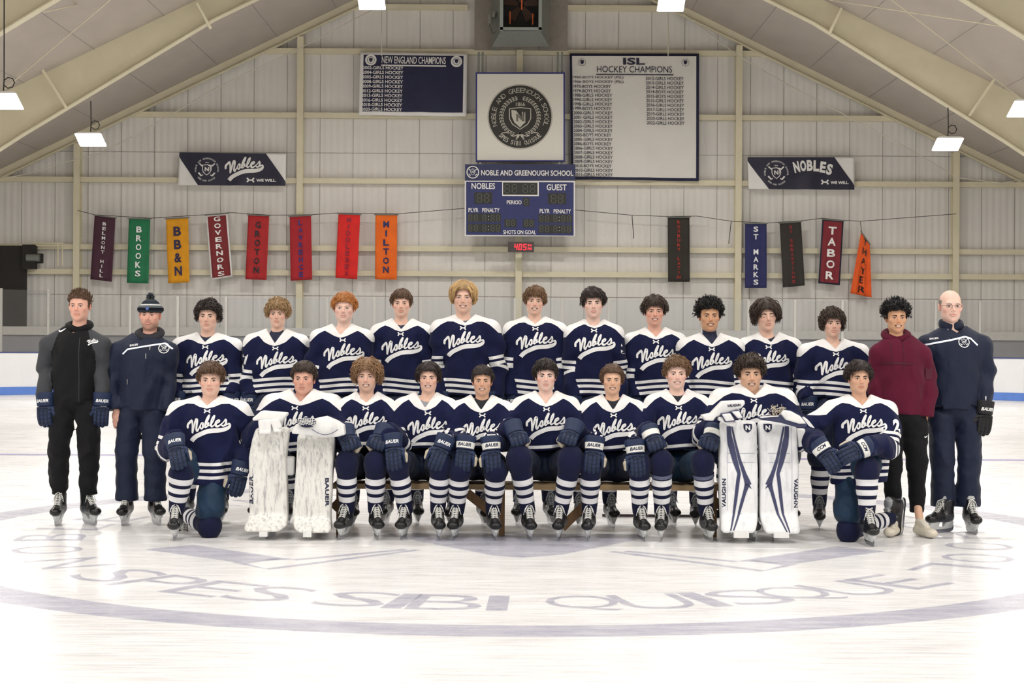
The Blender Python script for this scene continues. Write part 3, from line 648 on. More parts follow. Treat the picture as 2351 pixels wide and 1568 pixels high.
for i, s_ in enumerate('1960-BOYS HOCKEY (PSL)|1966-BOYS HOCKEY (PSL)|1970-BOYS HOCKEY|1974-BOYS HOCKEY|1988-GIRLS HOCKEY|1990-GIRLS HOCKEY|1998-GIRLS HOCKEY|1999-BOYS HOCKEY|2000-GIRLS HOCKEY|2001-GIRLS HOCKEY|2002-GIRLS HOCKEY|2003-GIRLS HOCKEY|2004-GIRLS HOCKEY|2005-BOYS HOCKEY|2005-GIRLS HOCKEY|2006-BOYS HOCKEY|2006-GIRLS HOCKEY|2007-GIRLS HOCKEY|2008-GIRLS HOCKEY|2009-GIRLS HOCKEY|2010-BOYS HOCKEY|2010-GIRLS HOCKEY|2011-GIRLS HOCKEY'.split('|')):
    M.line(s_, 1314.5, -(179 + i * 10.22), 116 if 'PSL' in s_ else (87 if 'BOYS' in s_ else 90), 7.4, bold=.008)
for i, s_ in enumerate('2012-GIRLS|2013-GIRLS|2014-GIRLS|2014-BOYS|2015-BOYS|2015-GIRLS|2016-GIRLS|2017-GIRLS|2019-GIRLS|2020-GIRLS|2022-GIRLS'.split('|')): M.line(s_ + ' HOCKEY', 1481.5 + i * .2, -(180.5 + i * 10.2), 87, 7.4, bold=.008)
for x in (1336, 1572.5): M.ring(x, -143.5, 8, 8.7, 20); M.poly(shield_pts(x, -143.5, 8, 10))
M.v = [(x, -y) for x, y in M.v]; M.f = [f[::-1] for f in M.f]; M.put('lettering', on(fn, 1308, 122.5, 296, 292), MC['banner_ink'], t)
# sponsor banners with diagonal ends --------------------------------------------------------
m_vny = mat('vinyl_dark_navy', srgb(34, 34, 54), .5, noise=.2, scale=5)
def diag(quad, lab, navy, kind):
    t = empty('vinyl_banner', P((quad[0][0] + quad[1][0]) / 2, quad[0][1] + 38, DW - .3), lab, 'banner')
    o, fn = cloth_banner('banner_sheet', quad, DW - .32, m_print, None, None, wav=.025, parent=t)
    w = quad[1][0] - quad[0][0]; h = quad[3][1] - quad[0][1]; f = on(fn, quad[0][0], quad[0][1], w, h, .03)
    n = 40; V = []; Fc = []
    for j in range(9):
        v = j / 8; l = np.interp(v, [0, .14, 1], [0, 0, .19]); r = np.interp(v, [0, .86, 1], [.81, 1, 1])
        V += [fn(l + (r - l) * i / n, v, .012) for i in range(n + 1)]
    for j in range(8):
        for i in range(n): Fc.append((j * (n + 1) + i, (j + 1) * (n + 1) + i, (j + 1) * (n + 1) + i + 1, j * (n + 1) + i + 1))
    link('navy_field', mesh_np('navy_field', V, Fc, m_vny, True), t)
    M = M2(); x0, y0 = quad[0]
    if kind == 0:
        crest(M, 477, -(389), 28); nobles_mark(M, 562, -386, 270)
        ua_mark(M, 577, -412, 15); M.text('WE WILL.', 613, -412.5, 46, 7, bold=.04)
    else:
        crest(M, 1781, -397, 29); ua_mark(M, 1893.5, -417, 15); M.text('WE WILL.', 1927.5, -418, 42, 7, bold=.04)
        for i, ch in enumerate('NOBLES'):
            u = (i - 2.5) / 2.5; x = 1866 + u * 38; y = -(380 + 6 * u * u + 2.5 * u); M.text(ch, x, y, 13.5, 25, rot=-u * .22, bold=.05)
    M.v = [(x, -y) for x, y in M.v]; M.f = [g[::-1] for g in M.f]; M.put('lettering', f, m_print, t)
diag(((412, 350), (657, 353), (656, 427), (408, 425)), 'navy vinyl banner with white diagonal ends and script lettering, left wall', 1, 0)
diag(((1716, 361), (1962, 361), (1961, 436), (1719, 434)), 'navy vinyl banner with white diagonal ends and block lettering, right wall', 1, 1)
# pennants on the wire --------------------------------------------------------------------------
DP = DW - .45
def pennant(quad, word, col, tcol, lab, lw=.3, span=(.08, .95), border=None, wav=.02, bold=.03, dx=0):
    t = empty('pennant', P((quad[0][0] + quad[1][0]) / 2, quad[0][1], DP), lab, 'pennant', 'school pennants on the wall')
    o, fn = cloth_banner('pennant_cloth', quad, DP, mat('pennant_%d_%d_%d' % col if not border else 'pennant_edge_%d' % border[0], srgb(*(border or col)), .8, noise=.12, scale=4, bump=.2, bscale=9), None, None, 10, 16, wav, parent=t)
    if border:
        V, Fc = sheet(fn, .07, .025, .93, .975, 16, .01); link('field', mesh_np('field', V, Fc, mat('pennant_%d_%d_%d' % col, srgb(*col), .8, noise=.12), True), t)
    M = M2().stack(word, .5, span[0], span[1], lw, bold=bold, dx=dx)
    # stack used y increasing downward: flip glyphs
    M2_ = M2(); n = len(word); st = (span[1] - span[0]) / n
    for i, ch in enumerate(word):
        if ch == ' ': continue
        M2_.text(ch, .5 + dx * (i + .5 - n / 2) / n, -(span[0] + st * (i + .5)), lw * (.3 if ch == 'I' else 1), st * .7, bold=bold)
    M2_.v = [(x, -y) for x, y in M2_.v]; M2_.f = [g[::-1] for g in M2_.f]
    M2_.put('lettering', lambda x, y: fn(x, y, .024), mat('letter_%d_%d_%d' % tcol, srgb(*tcol), .7), t)
    a = fn(-.06, 0, 0); b = fn(1.06, 0, 0); MB().tube([a, b], .018, 6).build('hanging_rod', m_galv, t)
pennant(((217.5, 494), (265, 500), (257, 647), (207, 641)), 'BELMONT HILL', (70, 34, 52), (225, 225, 225), 'dark maroon pennant with small white letters, leftmost on the wall', .17, (.08, .96), dx=-.0)
pennant(((296, 501.5), (345, 502.5), (341, 651), (291, 649)), 'BROOKS', (30, 118, 76), (240, 240, 240), 'green pennant with white letters', .26, (.1, .92))
pennant(((381, 502), (432, 499.5), (435, 648), (386, 650.5)), 'BB&N', (222, 152, 16), (42, 36, 78), 'golden yellow pennant with navy letters', .34, (.1, .92))
pennant(((473, 494), (522, 490), (534, 635), (484, 643)), 'GOVERNORS', (122, 36, 40), (240, 238, 235), 'dark red pennant with a white border', .3, (.02, .98), border=(232, 230, 226))
pennant(((570, 493), (618, 495.5), (612, 643), (563, 641)), 'GROTON', (172, 34, 38), (44, 40, 46), 'red pennant with dark letters hanging near the left column', .26, (.08, .92))
pennant(((665, 496.5), (714, 494.5), (717, 642), (667, 644.5)), 'LAWRENCE', (168, 30, 40), (62, 50, 120), 'crimson pennant with blue letters covering the left column', .2, (.05, .97))
pennant(((777, 490.5), (827, 492.5), (820, 641), (770, 638)), 'MIDDLESEX', (220, 34, 30), (150, 34, 60), 'bright red pennant left of the bright orange one', .2, (.04, .97))
pennant(((862, 492.5), (912, 493), (911, 642), (861, 641)), 'MILTON', (240, 106, 24), (40, 44, 96), 'bright orange pennant with navy letters left of the scoreboard', .27, (.08, .92))
pennant(((1533, 498.5), (1583, 498.5), (1583.5, 647.5), (1534, 647)), 'ROXBURY LATIN', (44, 40, 34), (168, 44, 34), 'black pennant with red letters, nearest the scoreboard on its right', .14, (.04, .96))
pennant(((1710.5, 513), (1760, 513), (1760, 661), (1710.5, 661)), 'ST MARKS', (38, 42, 92), (235, 235, 235), 'navy pennant with white letters', .22, (.03, .97))
pennant(((1790, 512), (1839, 508.5), (1847.5, 655.5), (1798, 660)), 'ST SEBASTIANS', (46, 42, 38), (150, 34, 38), 'black pennant with red letters, tilted, between the navy and the maroon ones', .13, (.04, .96))
pennant(((1888, 503), (1937, 507), (1928, 655), (1879, 650)), 'TABOR', (126, 34, 44), (240, 238, 235), 'maroon pennant with large white letters and dark edge', .38, (.08, .95), border=(30, 30, 50))
pennant(((1977, 532), (1997, 560), (2000, 683), (1953, 673)), 'THAYER', (232, 92, 28), (44, 34, 30), 'crumpled orange pennant hanging by one corner, rightmost', .3, (.0, .98), wav=.07)
wire = [(178, 483), (217, 493), (345, 501), (470, 493), (530, 488), (620, 494), (714, 493), (777, 489), (912, 491), (1070, 478)]
tag(MB().tube([P(a, b, DP + .02) for a, b in wire], .008, 5).build('pennant_wire', m_cord), 'thin wire carrying the left row of pennants', 'wire')
wire = [(1320, 482), (1450, 494), (1533, 497), (1600, 496), (1680, 508), (1760, 512), (1840, 507), (1888, 501), (1937, 506), (1975, 508), (2196, 491)]
tag(MB().tube([P(a, b, DP + .02) for a, b in wire], .008, 5).build('pennant_wire', m_cord), 'thin wire carrying the right row of pennants', 'wire')
tag(MB().tube([P(1975, 507, DP), P(1978, 533, DP)], .015, 5).build('hanging_rod', m_galv), 'loose metal rod holding up the crumpled orange pennant', 'rod')
tag(MB().tube([P(1451, 494, DP), P(1455, 548, DP)], .01, 5).build('hanging_rod', m_cord), 'thin dark rod dangling from the wire right of the scoreboard', 'rod')
tag(MB().tube([P(1679, 507, DP), P(1673, 559, DP)], .01, 5).build('hanging_rod', m_cord), 'thin dark rod dangling from the wire beside the right column', 'rod')
# ================================================================== implicit modelling of bodies and clothes
V3 = lambda *a: np.array(a, np.float32)
def _sc(s): return np.array(s, np.float32) if s is not None else None
def cone(a, b, ra, rb, s=None, k=.03, sub=False):
    a, b = V3(*a), V3(*b); s = _sc(s)
    def f(p):
        q = p - a; d = b - a
        if s is not None: q = q * s; d = d * s
        h = np.clip((q @ d) / (d @ d + 1e-9), 0, 1)
        return np.linalg.norm(q - h[:, None] * d, axis=1) - (ra + (rb - ra) * h)
    return (f, k, sub)
def ell(c, r, k=.02, sub=False, rot=None, warp=None):
    c, r = V3(*c), V3(*r); Rm = None if rot is None else np.array(rot, np.float32)
    def f(p):
        q = p - c
        if warp is not None: q = q.copy(); q[:, 2] -= warp * q[:, 0] ** 2
        if Rm is not None: q = q @ Rm
        k0 = np.linalg.norm(q / r, axis=1); k1 = np.linalg.norm(q / (r * r), axis=1)
        return k0 * (k0 - 1) / (k1 + 1e-9)
    return (f, k, sub)
def rbox(c, h, rad, k=.01, sub=False, rot=None):
    c, h = V3(*c), V3(*h) - rad; Rm = None if rot is None else np.array(rot, np.float32)
    def f(p):
        q = p - c
        if Rm is not None: q = q @ Rm
        q = np.abs(q) - h
        return np.linalg.norm(np.maximum(q, 0), axis=1) + np.minimum(q.max(1), 0) - rad
    return (f, k, sub)
def fn_(f, k=.01, sub=False): return (f, k, sub)
def evalf(prims, p):
    d = prims[0][0](p)
    for f, k, sub in prims[1:]:
        e = f(p)
        if sub: h = np.clip(.5 - .5 * (e + d) / k, 0, 1); d = d * (1 - h) - e * h + k * h * (1 - h)
        else: h = np.clip(.5 + .5 * (e - d) / k, 0, 1); d = e * (1 - h) + d * h - k * h * (1 - h)
    return d
def surf(prims, lo, hi, h, post=None):
    """dual surface extraction of an implicit solid on a sparse grid"""
    ff = (lambda p: evalf(prims, p)) if post is None else (lambda p: post(evalf(prims, p), p))
    lo = np.array(lo, np.float32); n = np.ceil((np.array(hi) - lo) / h).astype(int) + 2; C = 4
    nc = np.ceil(n / C).astype(int) + 1; n = nc * C
    g = np.stack(np.meshgrid(*[np.arange(m) for m in nc], indexing='ij'), -1).reshape(-1, 3)
    dc = ff((lo + (g * C + (C - 1) / 2) * h).astype(np.float32)).reshape(nc)
    D = np.repeat(np.repeat(np.repeat(dc, C, 0), C, 1), C, 2)
    mask = np.abs(D) < C * h * 1.7
    idx = np.argwhere(mask); D[mask] = ff((lo + idx * h).astype(np.float32))
    D[0] = D[-1] = 1; D[:, 0] = D[:, -1] = 1; D[:, :, 0] = D[:, :, -1] = 1
    Sg = D < 0
    c = [Sg[i:n[0] - 1 + i, j:n[1] - 1 + j, k:n[2] - 1 + k] for i in (0, 1) for j in (0, 1) for k in (0, 1)]
    s = sum(x.astype(np.int8) for x in c); act = (s > 0) & (s < 8); cells = np.argwhere(act)
    vid = -np.ones(act.shape, np.int32); vid[act] = np.arange(len(cells))
    acc = np.zeros((len(cells), 3), np.float32); cnt = np.zeros(len(cells), np.float32)
    off = [(i, j, k) for i in (0, 1) for j in (0, 1) for k in (0, 1)]
    for a in off:
        for ax in range(3):
            if a[ax] == 0:
                b = list(a); b[ax] = 1
                da = D[cells[:, 0] + a[0], cells[:, 1] + a[1], cells[:, 2] + a[2]]; db = D[cells[:, 0] + b[0], cells[:, 1] + b[1], cells[:, 2] + b[2]]
                m = (da < 0) != (db < 0); t = np.where(m, da / np.where(m, da - db, 1), 0)
                pt = np.zeros((len(cells), 3), np.float32) + np.array(a, np.float32); pt[:, ax] += t
                acc += np.where(m[:, None], pt, 0); cnt += m
    Vv = lo + (cells + acc / cnt[:, None]) * h
    Fs = []
    for ax in range(3):
        u, w = (ax + 1) % 3, (ax + 2) % 3
        sl = [slice(1, n[i] - 1) for i in range(3)]; s2 = list(sl); sl[ax] = slice(0, n[ax] - 1); s2[ax] = slice(1, n[ax])
        A_, B_ = Sg[tuple(sl)], Sg[tuple(s2)]
        e = np.argwhere(A_ != B_); o = np.ones(3, int); o[ax] = 0; e0 = e + o
        flip = A_[e[:, 0], e[:, 1], e[:, 2]]
        def cid(du, dw):
            q = e0.copy(); q[:, u] -= du; q[:, w] -= dw; return vid[q[:, 0], q[:, 1], q[:, 2]]
        quad = np.stack([cid(1, 1), cid(0, 1), cid(0, 0), cid(1, 0)], 1); quad[~flip] = quad[~flip][:, ::-1]; Fs.append(quad)
    Q = np.concatenate(Fs); Q = Q[(Q >= 0).all(1)]
    return Vv.astype(np.float32), Q.astype(np.int32)
def n3(p, f, seed=0):
    r = np.random.RandomState(seed); o = 0
    for i in range(5):
        d = r.normal(size=3); d /= np.linalg.norm(d); o = o + np.sin((p @ d.astype(np.float32)) * f * r.uniform(.7, 1.6) + r.uniform(0, 6.28) + 1.2 * np.sin((p @ r.normal(size=3).astype(np.float32)) * f * .5))
    return o / 5
class Proj:
    def __init__(s, V, Q): s.t = BVHTree.FromPolygons([tuple(map(float, v)) for v in V], [tuple(map(int, q)) for q in Q])
    def cast(s, o, d, off):
        h = s.t.ray_cast(Vector(o), Vector(d))
        return None if h[0] is None else h[0] - Vector(d) * off
    def put(s, M, name, o, R_, U_, d, m, parent, off=.004, **kw):
        """project 2D artwork M (x along R_, y along U_) from origin o along d"""
        V = []; bad = set(); o, R_, U_, d = Vector(o), Vector(R_), Vector(U_), Vector(d).normalized()
        for i, (x, y) in enumerate(M.v):
            st = o + R_ * x + U_ * y; q = s.cast(st, d, off)
            if q is None: bad.add(i); q = st
            V.append(tuple(q))
        Fc = [f for f in M.f if not any(i in bad for i in f)]
        if not Fc: return None
        return link(name, mesh_np(name, V, Fc, m, True), parent, **kw)
def ridge(p, f, seed, wr): return -wr * 1.7 * (np.clip(1 - np.abs(n3(p, f, seed)) * 1.6, 0, 1) ** 2 - .3)
def tubes(paths, rad, n=4, tint=None):
    """many tapered strands -> verts, quads"""
    Vs = []; Qs = []; Cs = []; b = 0
    for pi, (pts, r) in enumerate(zip(paths, rad)):
        pts = np.array(pts, np.float32); m = len(pts)
        t = np.gradient(pts, axis=0); t /= np.linalg.norm(t, axis=1)[:, None] + 1e-9
        u = np.cross(t, V3(.3, .2, 1)); u /= np.linalg.norm(u, axis=1)[:, None] + 1e-9; w = np.cross(t, u)
        a = np.arange(n) * 2 * np.pi / n; rr = np.array(r)[:, None, None]
        ring = pts[:, None] + rr * (u[:, None] * np.cos(a)[None, :, None] + w[:, None] * np.sin(a)[None, :, None])
        Vs.append(ring.reshape(-1, 3)); i = np.arange(m - 1)[:, None] * n; k = np.arange(n)[None]
        Qs.append(np.stack([b + i + k, b + i + (k + 1) % n, b + i + n + (k + 1) % n, b + i + n + k], -1).reshape(-1, 4)); b += m * n
        if tint is not None: Cs.append(np.repeat(tint[pi][None], m * n, 0))
    return np.concatenate(Vs), np.concatenate(Qs).astype(np.int32), (np.concatenate(Cs) if tint is not None else None)
def rotm(yaw=0, pitch=0, roll=0):
    return np.array((Matrix.Rotation(yaw, 3, 'Z') @ Matrix.Rotation(pitch, 3, 'X') @ Matrix.Rotation(roll, 3, 'Y')), np.float32)
# ---------------------------------------------------------------- heads
SK = {'fair': srgb(226, 186, 166), 'pale': srgb(232, 196, 180), 'tan': srgb(220, 178, 150), 'olive': srgb(214, 170, 143), 'brown': srgb(208, 160, 126), 'ruddy': srgb(222, 172, 152)}
m_skin = vcol_mat('skin', .48, .12, .35)
m_hair = vcol_mat('hair_strands', .5, 0, .35)
m_teeth = mat('teeth', srgb(238, 232, 222), .3, noise=0)
def eye_mat():
    m = vcol_mat('eye_surface', .15, 0, .5); return m
m_eye = eye_mat()
CR = ((0, .012, .035), (.075, .094, .083))
def head(t, c, hs, R_, sk, p, chestdrop=.0):
    """builds the body (head, neck, upper chest) of person t; c head centre, hs scale"""
    jw = p.get('jaw', 1); sm = p.get('smile', 0); nl = p.get('nose', 1); fw = p.get('face', 1)
    pr = [ell((0, .012, .035), (.074 * fw, .093, .083)), ell((0, -.025, -.02), (.0645 * fw, .066, .078), .03), ell((0, -.028, -.074), (.05 * jw, .054, .043), .03),
          ell((.044 * jw, .0, -.056), (.019, .034, .036), .025), ell((-.044 * jw, .0, -.056), (.019, .034, .036), .025), ell((0, -.066, -.099), (.021 * jw, .019, .018), .022),
          cone((-.034, -.077, .02), (.034, -.077, .02), .0115, .0115, k=.018),
          ell((.045 * fw, -.056, -.018), (.02, .02, .019), .022), ell((-.045 * fw, -.056, -.018), (.02, .02, .019), .022)]
    for s_ in (-1, 1): pr.append(ell((s_ * .031, -.101, -.0), (.019, .016, .0115), .012, True))
    pr += [cone((0, -.083, .008), (0, -.108, -.027 * nl), .0065, .0105, k=.012), ell((.0115, -.098, -.033 * nl), (.0078, .009, .0065), .008), ell((-.0115, -.098, -.033 * nl), (.0078, .009, .0065), .008),
           ell((0, -.088, -.047), (.02, .012, .012), .015)]
    for s_ in (-1, 1):
        pr.append(ell((s_ * .031, -.0735, 0), (.0155, .0152, .0145), .006))
        if not p.get('closed'): pr.append(ell((s_ * .0315, -.094, -.0005), (.0138, .014, .0052 - .0012 * sm), .0025, True, warp=-6))
        pr.append(ell((s_ * .0775 * fw, .010, -.008), (.0075, .019, .03), .006, rot=rotm(s_ * .35, .1, s_ * .12))); pr.append(ell((s_ * .087 * fw, .005, -.006), (.007, .009, .017), .004, True))
    wz = 1 + 6.5 * sm; mw = .024 + .0065 * sm
    pr.append(ell((0, -.0895, -.0585), (mw, .0085, .0052), .006, warp=wz)); pr.append(ell((0, -.0875, -.0695 - .002 * sm), (mw * .85, .0095, .0068), .006, warp=wz))
    if sm > .5: pr.append(ell((0, -.1, -.0635), (mw * .9, .014, .0064), .002, True, warp=wz))
    else: pr.append(ell((0, -.1, -.0633), (mw * .95, .0055, .0012), .003, True, warp=wz))
    Ri = R_; nb = p['nb']  # neck base (world) -> local
    loc = lambda w: (np.array(w, np.float32) - c) @ Ri / hs
    n0 = (0, .02, -.055); n1 = loc((nb[0], nb[1] + .0, nb[2] - .06)); ch = loc((nb[0], nb[1] + .01, nb[2] - .13))
    nr = .052 * p.get('neck', 1)
    pr.append(cone(n0, tuple(n1), nr, nr * 1.1 / 1.0, k=.022))
    pr.append(ell(tuple(ch), (.135 / hs, .075 / hs, .095 / hs), .035)); lo = np.minimum((-.1, -.13, -.13), ch - V3(.15, .09, .1) / hs); hi = np.maximum((.1, .12, .125), ch + V3(.15, .09, .1) / hs)
    Vl, Q = surf(pr, lo - .01, hi + .01, .0034)
    base = V3(*SK[sk]); n = len(Vl); col = np.repeat(base[None], n, 0)
    x, y, z = Vl.T
    g = lambda cx, cy, cz, r: np.exp(-((x - cx) ** 2 + (y - cy) ** 2 + (z - cz) ** 2) / r ** 2)[:, None]
    bl = p.get('blush', .5) * .72; red = base * V3(1.08, .62, .58)
    w = np.clip(bl * (g(.045, -.06, -.03, .024) + g(-.045, -.06, -.03, .024)) + .55 * g(0, -.108, -.03, .014) + .25 * g(0, -.085, -.098, .016) + .5 * np.clip((np.abs(x)[:, None] - .07) * 80, 0, 1) * (z[:, None] > -.06), 0, .8)
    col = col * (1 - w) + red * w
    zz = z - wz * x ** 2
    lip = np.clip(1.1 - np.sqrt((x / (mw * 1.0)) ** 2 + ((zz + .064) / .0098) ** 2), 0, .25)[:, None] / .25 * (y[:, None] < -.078)
    col = col * (1 - .75 * lip) + (base * V3(.82, .5, .5)) * .75 * lip
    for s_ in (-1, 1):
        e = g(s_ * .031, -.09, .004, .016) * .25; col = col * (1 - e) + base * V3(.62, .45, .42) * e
    if sm > .5:
        inn = ((y > -.0925) & (np.abs(zz + .0635) < .0065) & (np.abs(x) < mw * .88) & (y < -.07))[:, None]; col = np.where(inn, V3(.06, .015, .015), col)
    if p.get('beard'):
        bm = np.clip((-.045 - z) * 40, 0, 1) * (z > -.13) * (y < .01) * (1 - lip[:, 0]) * p['beard']
        mo = ((np.abs(zz + .05) < .008) & (np.abs(x) < .026) & (y < -.07)) * p['beard'] * .8; bm = np.maximum(bm, mo)[:, None]; col = col * (1 - bm) + V3(*p['hair']) * bm
    if p.get('under') is not None:
        wd = Vl @ Ri.T * hs + c; zt = nb[2]; uz = zt - .035 - .0 + p.get('uh', 0) + 2.0 * (wd[:, 0] - nb[0]) ** 2 + (wd[:, 1] - nb[1]) * .35
        u = (wd[:, 2] < uz)[:, None]; col = np.where(u, V3(*p['under']), col)
    Vw = Vl @ Ri.T * hs + c
    bo = link('body', mesh_np('body', Vw, Q, m_skin, True, {'tint': col}), t)
    pj = Proj(Vw, Q)
    tw = lambda v: Vector((V3(*v) * hs) @ Ri.T + c)
    fw_ = Vector(V3(0, 1, 0) @ Ri.T)
    ic = V3(*p.get('iris', (.07, .05, .03)))
    if not p.get('closed'):
        for s_ in (-1, 1):
            Vv = []; Cc = []; nu, nv = 14, 9
            for j in range(nv + 1):
                a = math.pi * j / nv * .62
                for i in range(nu):
                    b = 2 * math.pi * i / nu; Vv.append((s_ * .031 + .0132 * math.sin(a) * math.cos(b), -.0738 - .0132 * math.cos(a), .0132 * math.sin(a) * math.sin(b)))
            Vv = []; Cc = []
            angs = [0, .17, .19, .5, .52, .8, 1.3, 1.9]
            for a in angs:
                for i in range(nu):
                    b = 2 * math.pi * i / nu; Vv.append(tuple(tw((s_ * .031 + .0134 * math.sin(a) * math.cos(b), -.0742 - .0134 * math.cos(a), -.0002 + .0134 * math.sin(a) * math.sin(b)))))
                    Cc.append((.005, .005, .005) if a < .18 else (tuple(ic) if a < .51 else (.62, .58, .56)))
            Qq = [(j * nu + i, j * nu + (i + 1) % nu, (j + 1) * nu + (i + 1) % nu, (j + 1) * nu + i) for j in range(len(angs) - 1) for i in range(nu)]
            link('eye', mesh_np('eye', Vv, np.array(Qq)[:, ::-1], m_eye, True, {'tint': np.array(Cc)}), t)
    bt = p.get('brow', .0036); ba = p.get('browa', .0); hc = V3(*p['hair']); bc = tuple(hc * p.get('browd', .75)); ux, uz = Vector(V3(1, 0, 0) @ Ri.T) * hs, Vector(V3(0, 0, 1) @ Ri.T) * hs; org = tw((0, -.3, 0))
    for s_ in (-1, 1):
        M = M2(); M.rib([(s_ * .013, .0145 - ba, bt * .8), (s_ * .024, .0185, bt), (s_ * .036, .0205 + ba * .4, bt * .85), (s_ * .047, .0155, bt * .35)], sub=2, cap=False); L_ = M2()
        if p.get('closed'): L_.rib([(s_ * .018, -.004, .0006), (s_ * .031, -.0075, .0013), (s_ * .044, -.003, .0008)], sub=3, cap=False)
        else: L_.rib([(s_ * .0175, .001, .0006), (s_ * .024, .0052, .0011), (s_ * .032, .0062, .0014), (s_ * .040, .004, .0013), (s_ * .046, -.0005, .0007)], sub=2, cap=False)
        pj.put(M, 'eyebrow', org, ux, uz, fw_, mat('brow_%.3f_%.3f' % (bc[0], bc[1]), bc, .7), t, .0013)
        pj.put(L_, 'eyelash', org, ux, uz, fw_, mat('lash_dark', (.02, .013, .01), .7), t, .0012)
    if sm > .5:
        Vt = []; nx = 10
        for j, zz_ in enumerate((.006, -.0048)):
            for i in range(nx + 1):
                xx = (i / nx * 2 - 1) * mw * .8; Vt.append(tuple(tw((xx, -.0915 + xx * xx * 7, -.0632 + zz_ * (1 - (xx / mw) ** 2) + wz * xx * xx))))
        link('teeth', mesh_np('teeth', Vt, np.array([(i, nx + 1 + i, nx + 2 + i, i + 1) for i in range(nx)]), m_teeth, True), t)
    return pj, tw
def hair(t, c, hs, R_, p):
    st = p.get('style', 'short'); rs = np.random.RandomState(p.get('seed', 1)); hc = V3(*p['hair'])
    vol = p.get('vol', .018); hl = p.get('hl', .058); side = p.get('side', -.005); nape = p.get('nape', -.06); sv = p.get('sv', .008)
    cx, cr = V3(*CR[0]), V3(*CR[1]) * V3(p.get('face', 1), 1, 1)
    amp = p.get('amp', .004); fr = p.get('freq', 90)
    def shell(p_):
        q = p_ - cx; up = np.clip(q[:, 2] / .08, 0, 1); th = sv + (vol - sv) * up ** .8; r = cr[None] + th[:, None]
        k0 = np.linalg.norm(q / r, axis=1); k1 = np.linalg.norm(q / (r * r), axis=1); d = k0 * (k0 - 1) / (k1 + 1e-9)
        x, y, z = p_.T
        hlx = hl - 2.2 * x ** 2 + .004 * np.sin(x * 90)
        d = np.maximum(d, -np.maximum(y + .03 + (z - hlx) * .2, z - hlx))
        d = np.maximum(d, -np.maximum(y - .012, z - side)); d = np.maximum(d, nape - z + (y - .05) * .2); d = np.maximum(d, -np.maximum(y - .035, z + .045))
        return d + amp * n3(p_, fr, p.get('seed', 1))
    if p.get('bald'):
        f0 = shell; shell = lambda p_: np.maximum(f0(p_), p_[:, 2] - .05 - .3 * (p_[:, 1]))
    Vl, Q = surf([fn_(shell)], (-.12, -.13, -.12), (.12, .15, .16), .0042)
    tint = hc[None] * (.8 + .35 * n3(Vl * V3(1, .5, .5), 160, 3)[:, None]) * (.9 if not p.get('bald') else 1)
    if p.get('top') is not None: w = np.clip((Vl[:, 2:3] - .05) / .04, 0, 1); tint = tint * (1 - w) + tint * V3(*p['top']) * w
    nlk = int(p.get('n', 260) * 1.6); L0 = p.get('len', .05); crl = p.get('curl', 0); w0 = p.get('w', .0045) * .74; flow = p.get('flow', 'fwd'); fringe = p.get('fringe', hl - .02)
    paths, rad, tn = [], [], []
    ga = math.pi * (3 - 5 ** .5); i = 0
    if not p.get('bald'):
      while len(paths) < nlk and i < nlk * 4:
        i += 1; u = rs.uniform(-.45, 1); a = rs.uniform(0, 2 * math.pi); rr = math.sqrt(max(0, 1 - u * u)); d = V3(rr * math.cos(a), rr * math.sin(a), u)
        q = cx + d * (cr + sv * .5)
        if q[1] < -.025 and q[2] < hl - .004 - 2.2 * q[0] ** 2: continue
        if q[1] < .03 and q[2] < side + .01: continue
        if q[2] < nape + .01: continue
        part = p.get('part', 0)
        if flow == 'fwd': g = V3(.25 * math.copysign(1, q[0] - part) * (abs(q[0]) > .02), -.9, -.35) if q[2] > .05 else V3(0, -.15, -1)
        elif flow == 'part': g = V3(math.copysign(1, q[0] - part), -.5 if q[1] < .04 else .2, -.5)
        elif flow == 'side': g = V3(p.get('dir', 1) * .9, -.45, -.25) if q[2] > .04 else V3(0, .1, -1)
        elif flow == 'back': g = V3(.15 * np.sign(q[0]), .9, .25) if q[2] > .04 else V3(0, .3, -1)
        elif flow == 'up': g = V3(.3 * np.sign(q[0]) * abs(q[0]) * 10, -.35, .9) if q[2] > .03 else V3(0, 0, -1)
        else: g = V3(rs.normal() * .5, rs.normal() * .5, -.7)
        m = 7; L = L0 * rs.uniform(.6, 1.25) * (.55 if q[2] < .03 and not p.get('longside') else 1); pts = [q]; v = d * p.get('lift', .5) + g; ph = rs.uniform(0, 6.28); out = vol * rs.uniform(.3, 1.1) if q[2] > .02 else sv * rs.uniform(.6, 1.5) + (vol * .15 if p.get('longside') else 0)
        for k in range(1, m):
            tt = k / (m - 1) if flow != 'up' else 0
            v = v * .5 + g * .5 * (1 - tt) + V3(0, 0, -1.1 * tt) + rs.normal(size=3) * (.06 + crl * .4)
            if p.get('flip') and k > 4: v += V3(np.sign(q[0]) * .9, 0, .5)
            nv = pts[-1] + v / (np.linalg.norm(v) + 1e-6) * L / m
            if crl: nv = nv + crl * .006 * V3(math.cos(ph + k * 2.1), math.sin(ph + k * 2.1), math.cos(ph * 2 + k * 1.7))
            r_ = cr + out * (1 + .35 * crl * math.sin(k * 2.2 + ph)); e = (nv - cx) / r_; ln = np.linalg.norm(e)
            if ln > 1.12 + .12 * crl and flow != 'up': nv = cx + e / ln * r_ * (1.1 + .1 * crl)
            if nv[2] > -.02 and ln < 1: nv = cx + e / ln * r_
            elif nv[2] <= -.02 and ln < 1: nv = cx + e / ln * np.array(r_) ; nv = V3(nv[0], nv[1], pts[-1][2] - L / m * .8)
            if nv[1] < -.04 and abs(nv[0]) < .056 and nv[2] < fringe + rs.uniform(-.006, .006): break
            if nv[1] < .0 and nv[2] < side - .03 and not p.get('longside'): break
            pts.append(nv.astype(np.float32))
        if len(pts) < 3: continue
